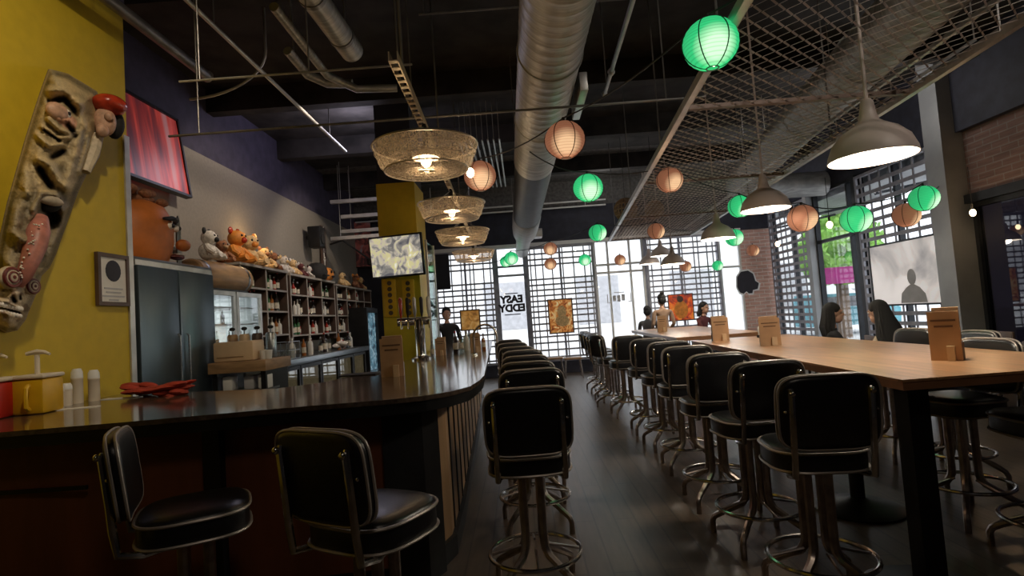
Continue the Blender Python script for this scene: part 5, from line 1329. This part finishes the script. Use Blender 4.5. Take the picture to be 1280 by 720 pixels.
def seated(z=.47,lean=0,arms='table',tw=0):
    P=dict(pelvis=(0,0,z+.1),waist=(0,-.02-lean*.3,z+.27),chest=(0,-.03-lean*.8,z+.46),neck=(0,-.04-lean*1.1,z+.6),headbase=(0,-.05-lean*1.25,z+.66),head=(0,-.07-lean*1.4,z+.76))
    for s,x in(('L',1),('R',-1)):
        P['sh'+s]=(x*.17,-.03-lean,z+.53); P['el'+s]=(x*.22,-.15-lean,z+.29); P['wr'+s]=(x*.1,-.36-lean,z+.30)
        P['hip'+s]=(x*.09,-.04,z+.08); P['kn'+s]=(x*.11,-.44,z+.06); P['an'+s]=(x*.11,-.42,.07); P['to'+s]=(x*.12,-.56,.035)
    return P
def standing(bend=0,arms=0):
    P=dict(pelvis=(0,0,.95),waist=(0,0,1.1),chest=(0,0,1.3),neck=(0,0,1.45),headbase=(0,-.01,1.51),head=(0,-.02,1.61))
    for s,x in(('L',1),('R',-1)):
        P['sh'+s]=(x*.18,0,1.38); P['el'+s]=(x*.24,.02,1.1); P['wr'+s]=(x*.2,-.16-arms*.06,.98+arms*.12)
        P['hip'+s]=(x*.09,0,.9); P['kn'+s]=(x*.1,-.02,.5); P['an'+s]=(x*.1,.02,.08); P['to'+s]=(x*.11,-.13,.035)
    return P
def slotf(top,bottom='jeans',split=None):
    def f(c,P):
        hz=P['neck'][2]-.01
        d=(c-Vector(P['head'])).length
        if c.z>hz and d<.2: return 0
        for s in 'LR':
            w=Vector(P['wr'+s]); e=Vector(P['el'+s])
            if (c-w).dot((w-e).normalized())>0.0 and (c-w).length<.22: return 0
        hipz=P['pelvis'][2]
        if c.z<hipz-.01: return 2
        if c.z<hipz+.12 and c.y<-.16 and P['knL'][2]>.5 : return 2
        return 1
    return dict(mats=['skin',top,bottom],f=f)
# woman by the glass door, seated, head turned toward the other woman
p=at(1032,402,6.9); 
def seat_chair(label,loc,rz):
    t=thing('dining_chair',label,'chair',loc,rz,'low dining chairs by the side windows')
    MB().rbox(-.21,.21,-.2,.2,.43,.47,.015).build('seat','darkwood',t); MB().rbox(-.2,.2,.185,.215,.6,.88,.012).build('backrest','darkwood',t)
    for x in(-.18,.18):
        MB().tube([(x,-.17,.43),(x*1.05,-.18,0)],.016,8).build('leg','black',t); MB().tube([(x,.2,.86),(x,.19,.45),(x*1.05,.23,0)],.016,8).build('leg','black',t)
    return t
A=Vector((p.x,p.y,0)); ra=math.radians(75)
person('woman with dark hair and black jacket sitting before the glass door',seated(.47,.02),RAD,A,ra,slotf('jacket'),lambda HT,t:hair_cap(HT,t,.22,.1,(0,.0)))
def behind(A,r,d): return Vector((A.x-math.sin(r)*d*-1*0,A.y,0))
seat_chair('dark low chair under the woman in the black jacket',(A.x,A.y,0),ra)
p=at(1126,402,5.95); Bp=Vector((p.x,p.y,0)); rb=math.radians(215)
person('woman seen from behind with long black hair and beige top at low table',seated(.47,.10),RAD,Bp,rb,slotf('beige'),lambda HT,t:hair_cap(HT,t,.42,.16,(-.04,.08)),head_dir=(-.25,-.95,-.15))
seat_chair('dark low chair under the woman with long black hair',(Bp.x,Bp.y,0),rb)
def low_table(label,loc,rz=0):
    t=thing('dining_table',label,'table',loc,rz,'low square tables by the side windows')
    MB().rbox(-.38,.38,-.38,.38,.71,.75,.008).build('table_top','table',t); MB().lathe([(0,0),(.25,0),(.26,.012),(.06,.04),(.035,.06),(.035,.66),(.15,.70),(0,.71)],20).build('pedestal','black',t); return t
low_table('low square wooden table between the two seated women',(4.85,6.75,0),.3)
for i,(x,y,r) in enumerate(((5.0,5.3,70),(5.15,4.1,-60),(4.9,7.6,80),(5.6,6.9,-100))):
    seat_chair('empty dark low chair by the side windows, %s from the camera'%['second','first','fourth','third'][i],(x,y,0),math.radians(r))
low_table('low square wooden table before the dark side window, nearest the brick',(5.85,4.5,0),0)
# standing person in a tan hoodie far down near the entrance
p=at(829,400,11.9); person('standing person in a tan hoodie, seen from behind near red picture',standing(0),RAD,(p.x,p.y,0),PI+.2,slotf('tanhood'),lambda HT,t:hair_cap(HT,t,0,mat='hair',bun=True))
p=at(810,405,12.6); person('person in a grey shirt sitting beyond the second table',seated(.62,.03),RAD,(p.x,p.y,0),PI-.3,slotf('greyshirt'),lambda HT,t:hair_cap(HT,t,0))
p=at(877,408,12.2); person('person in a maroon top sitting beside the far menu holder',seated(.62,.03),RAD,(p.x,p.y,0),.6,slotf('maroon'),lambda HT,t:hair_cap(HT,t,.12,.1,(0,0)))
for i,(px,py,Y,r,nm) in enumerate(((810,405,12.6,PI-.3,'grey shirt'),(877,408,12.2,.6,'maroon top'))):
    p=at(px,py,Y); tt=thing('padded_stool','low padded stool under the person in the %s'%nm,'stool',(p.x,p.y,0))
    MB().lathe([(0,.54),(.17,.54),(.19,.56),(.19,.60),(.16,.62),(0,.62)],20).build('seat','vinyl',tt)
    for k in range(4): a=PI/4+k*PI/2; MB().tube([(.1*math.cos(a),.1*math.sin(a),.55),(.17*math.cos(a),.17*math.sin(a),0)],.014,8).build('leg','chromedim',tt)
p=at(558,392,10.6); person('bartender in a dark shirt standing behind the far end of bar',standing(0,1),RAD,(p.x,p.y,0),.2,slotf('jacket'),lambda HT,t:hair_cap(HT,t,0))
# low metal seats near the far lattice
for i,(px,Y) in enumerate(((716,12.9),(752,13.2),(693,13.3))):
    p=atz(px,462,0); x=at(px,450,Y).x; tt=thing('low_stool','low metal stool with brown seat under the far lattice, %s from aisle middle'%ORD[i],'stool',(x,Y,0),0,'low stools near the far lattice')
    MB().rbox(-.2,.2,-.16,.16,.42,.46,.012).build('seat','panellight',tt)
    for sx in(-1,1):
        for sy in(-1,1): MB().tube([(sx*.16,sy*.12,.42),(sx*.2,sy*.15,0)],.013,8).build('leg','chromedim',tt)

# ------------------------------------------------------------------ light
w=bpy.data.worlds.new('world'); S.world=w; w.use_nodes=True; nt=w.node_tree; nt.nodes.clear()
wo=nt.nodes.new('ShaderNodeOutputWorld'); bg=nt.nodes.new('ShaderNodeBackground'); bg.inputs['Color'].default_value=(.93,.97,1,1); bg.inputs['Strength'].default_value=WS
nt.links.new(bg.outputs[0],wo.inputs['Surface'])
sun=bpy.data.lights.new('sun','SUN'); sun.energy=2.2; sun.angle=.05; so=bpy.data.objects.new('sun',sun); COL.objects.link(so); so.rotation_euler=Vector((.15,.75,-.8)).to_track_quat('-Z','Y').to_euler()
# unseen spots: the first washes the yellow wall, the rest are added fill
def spot(loc,target,e,col,ang,blend=.6,r=.08):
    l=bpy.data.lights.new('spot','SPOT'); l.energy=e; l.color=col; l.spot_size=math.radians(ang); l.spot_blend=blend; l.shadow_soft_size=r
    o=bpy.data.objects.new('wash_fill_spot',l); COL.objects.link(o); o.location=loc; o.rotation_euler=(Vector(target)-Vector(loc)).to_track_quat('-Z','Y').to_euler(); return o
spot((-1.3,2.0,4.5),(-3.2,3.4,2.9),170,(1,.83,.6),75)
spot((-1.8,6.5,4.3),(-3.9,7.6,2.6),130,(1,.84,.66),80)  # fill added to lighten the grey wall and near shelves
spot((-1.9,9.8,4.3),(-3.9,10.6,2.4),110,(1,.84,.66),85)  # same added fill farther along the shelves
light('fill_light',(.6,-.4,4.2),32,(1,.84,.68),.35)  # unseen fill added to lift bar front, stools and floor
light('fill_light',(2.0,12.4,4.2),16,(1,.95,.9),.4)  # fill added for the far ceiling
light('fill_light',(5.0,8.0,4.2),26,(1,.95,.9),.3)  # unseen fill added over the window side
light('fill_light',(-2.3,8.5,4.4),34,(.85,.8,1),.3)  # cool fill added high over the back bar
spot((3.0,.4,4.55),(2.45,5.2,2.5),150,(1,.9,.8),58)  # spot added to brighten pendant tops and canopy mesh
light('fill_light',(5.0,12.3,3.9),22,(1,.95,.92),.3)  # fill added to brighten the brick pier
light('shelf_top_light',(-3.7,8.05,2.95),5,(1,.65,.3),.05)  # unseen warm fill added above the shelf toys
S.view_settings.view_transform='Standard'; S.view_settings.look='None'; S.view_settings.exposure=EXPO
S.cycles.max_bounces=6; S.cycles.transparent_max_bounces=24; S.cycles.caustics_reflective=False; S.cycles.caustics_refractive=False; S.cycles.sample_clamp_indirect=4
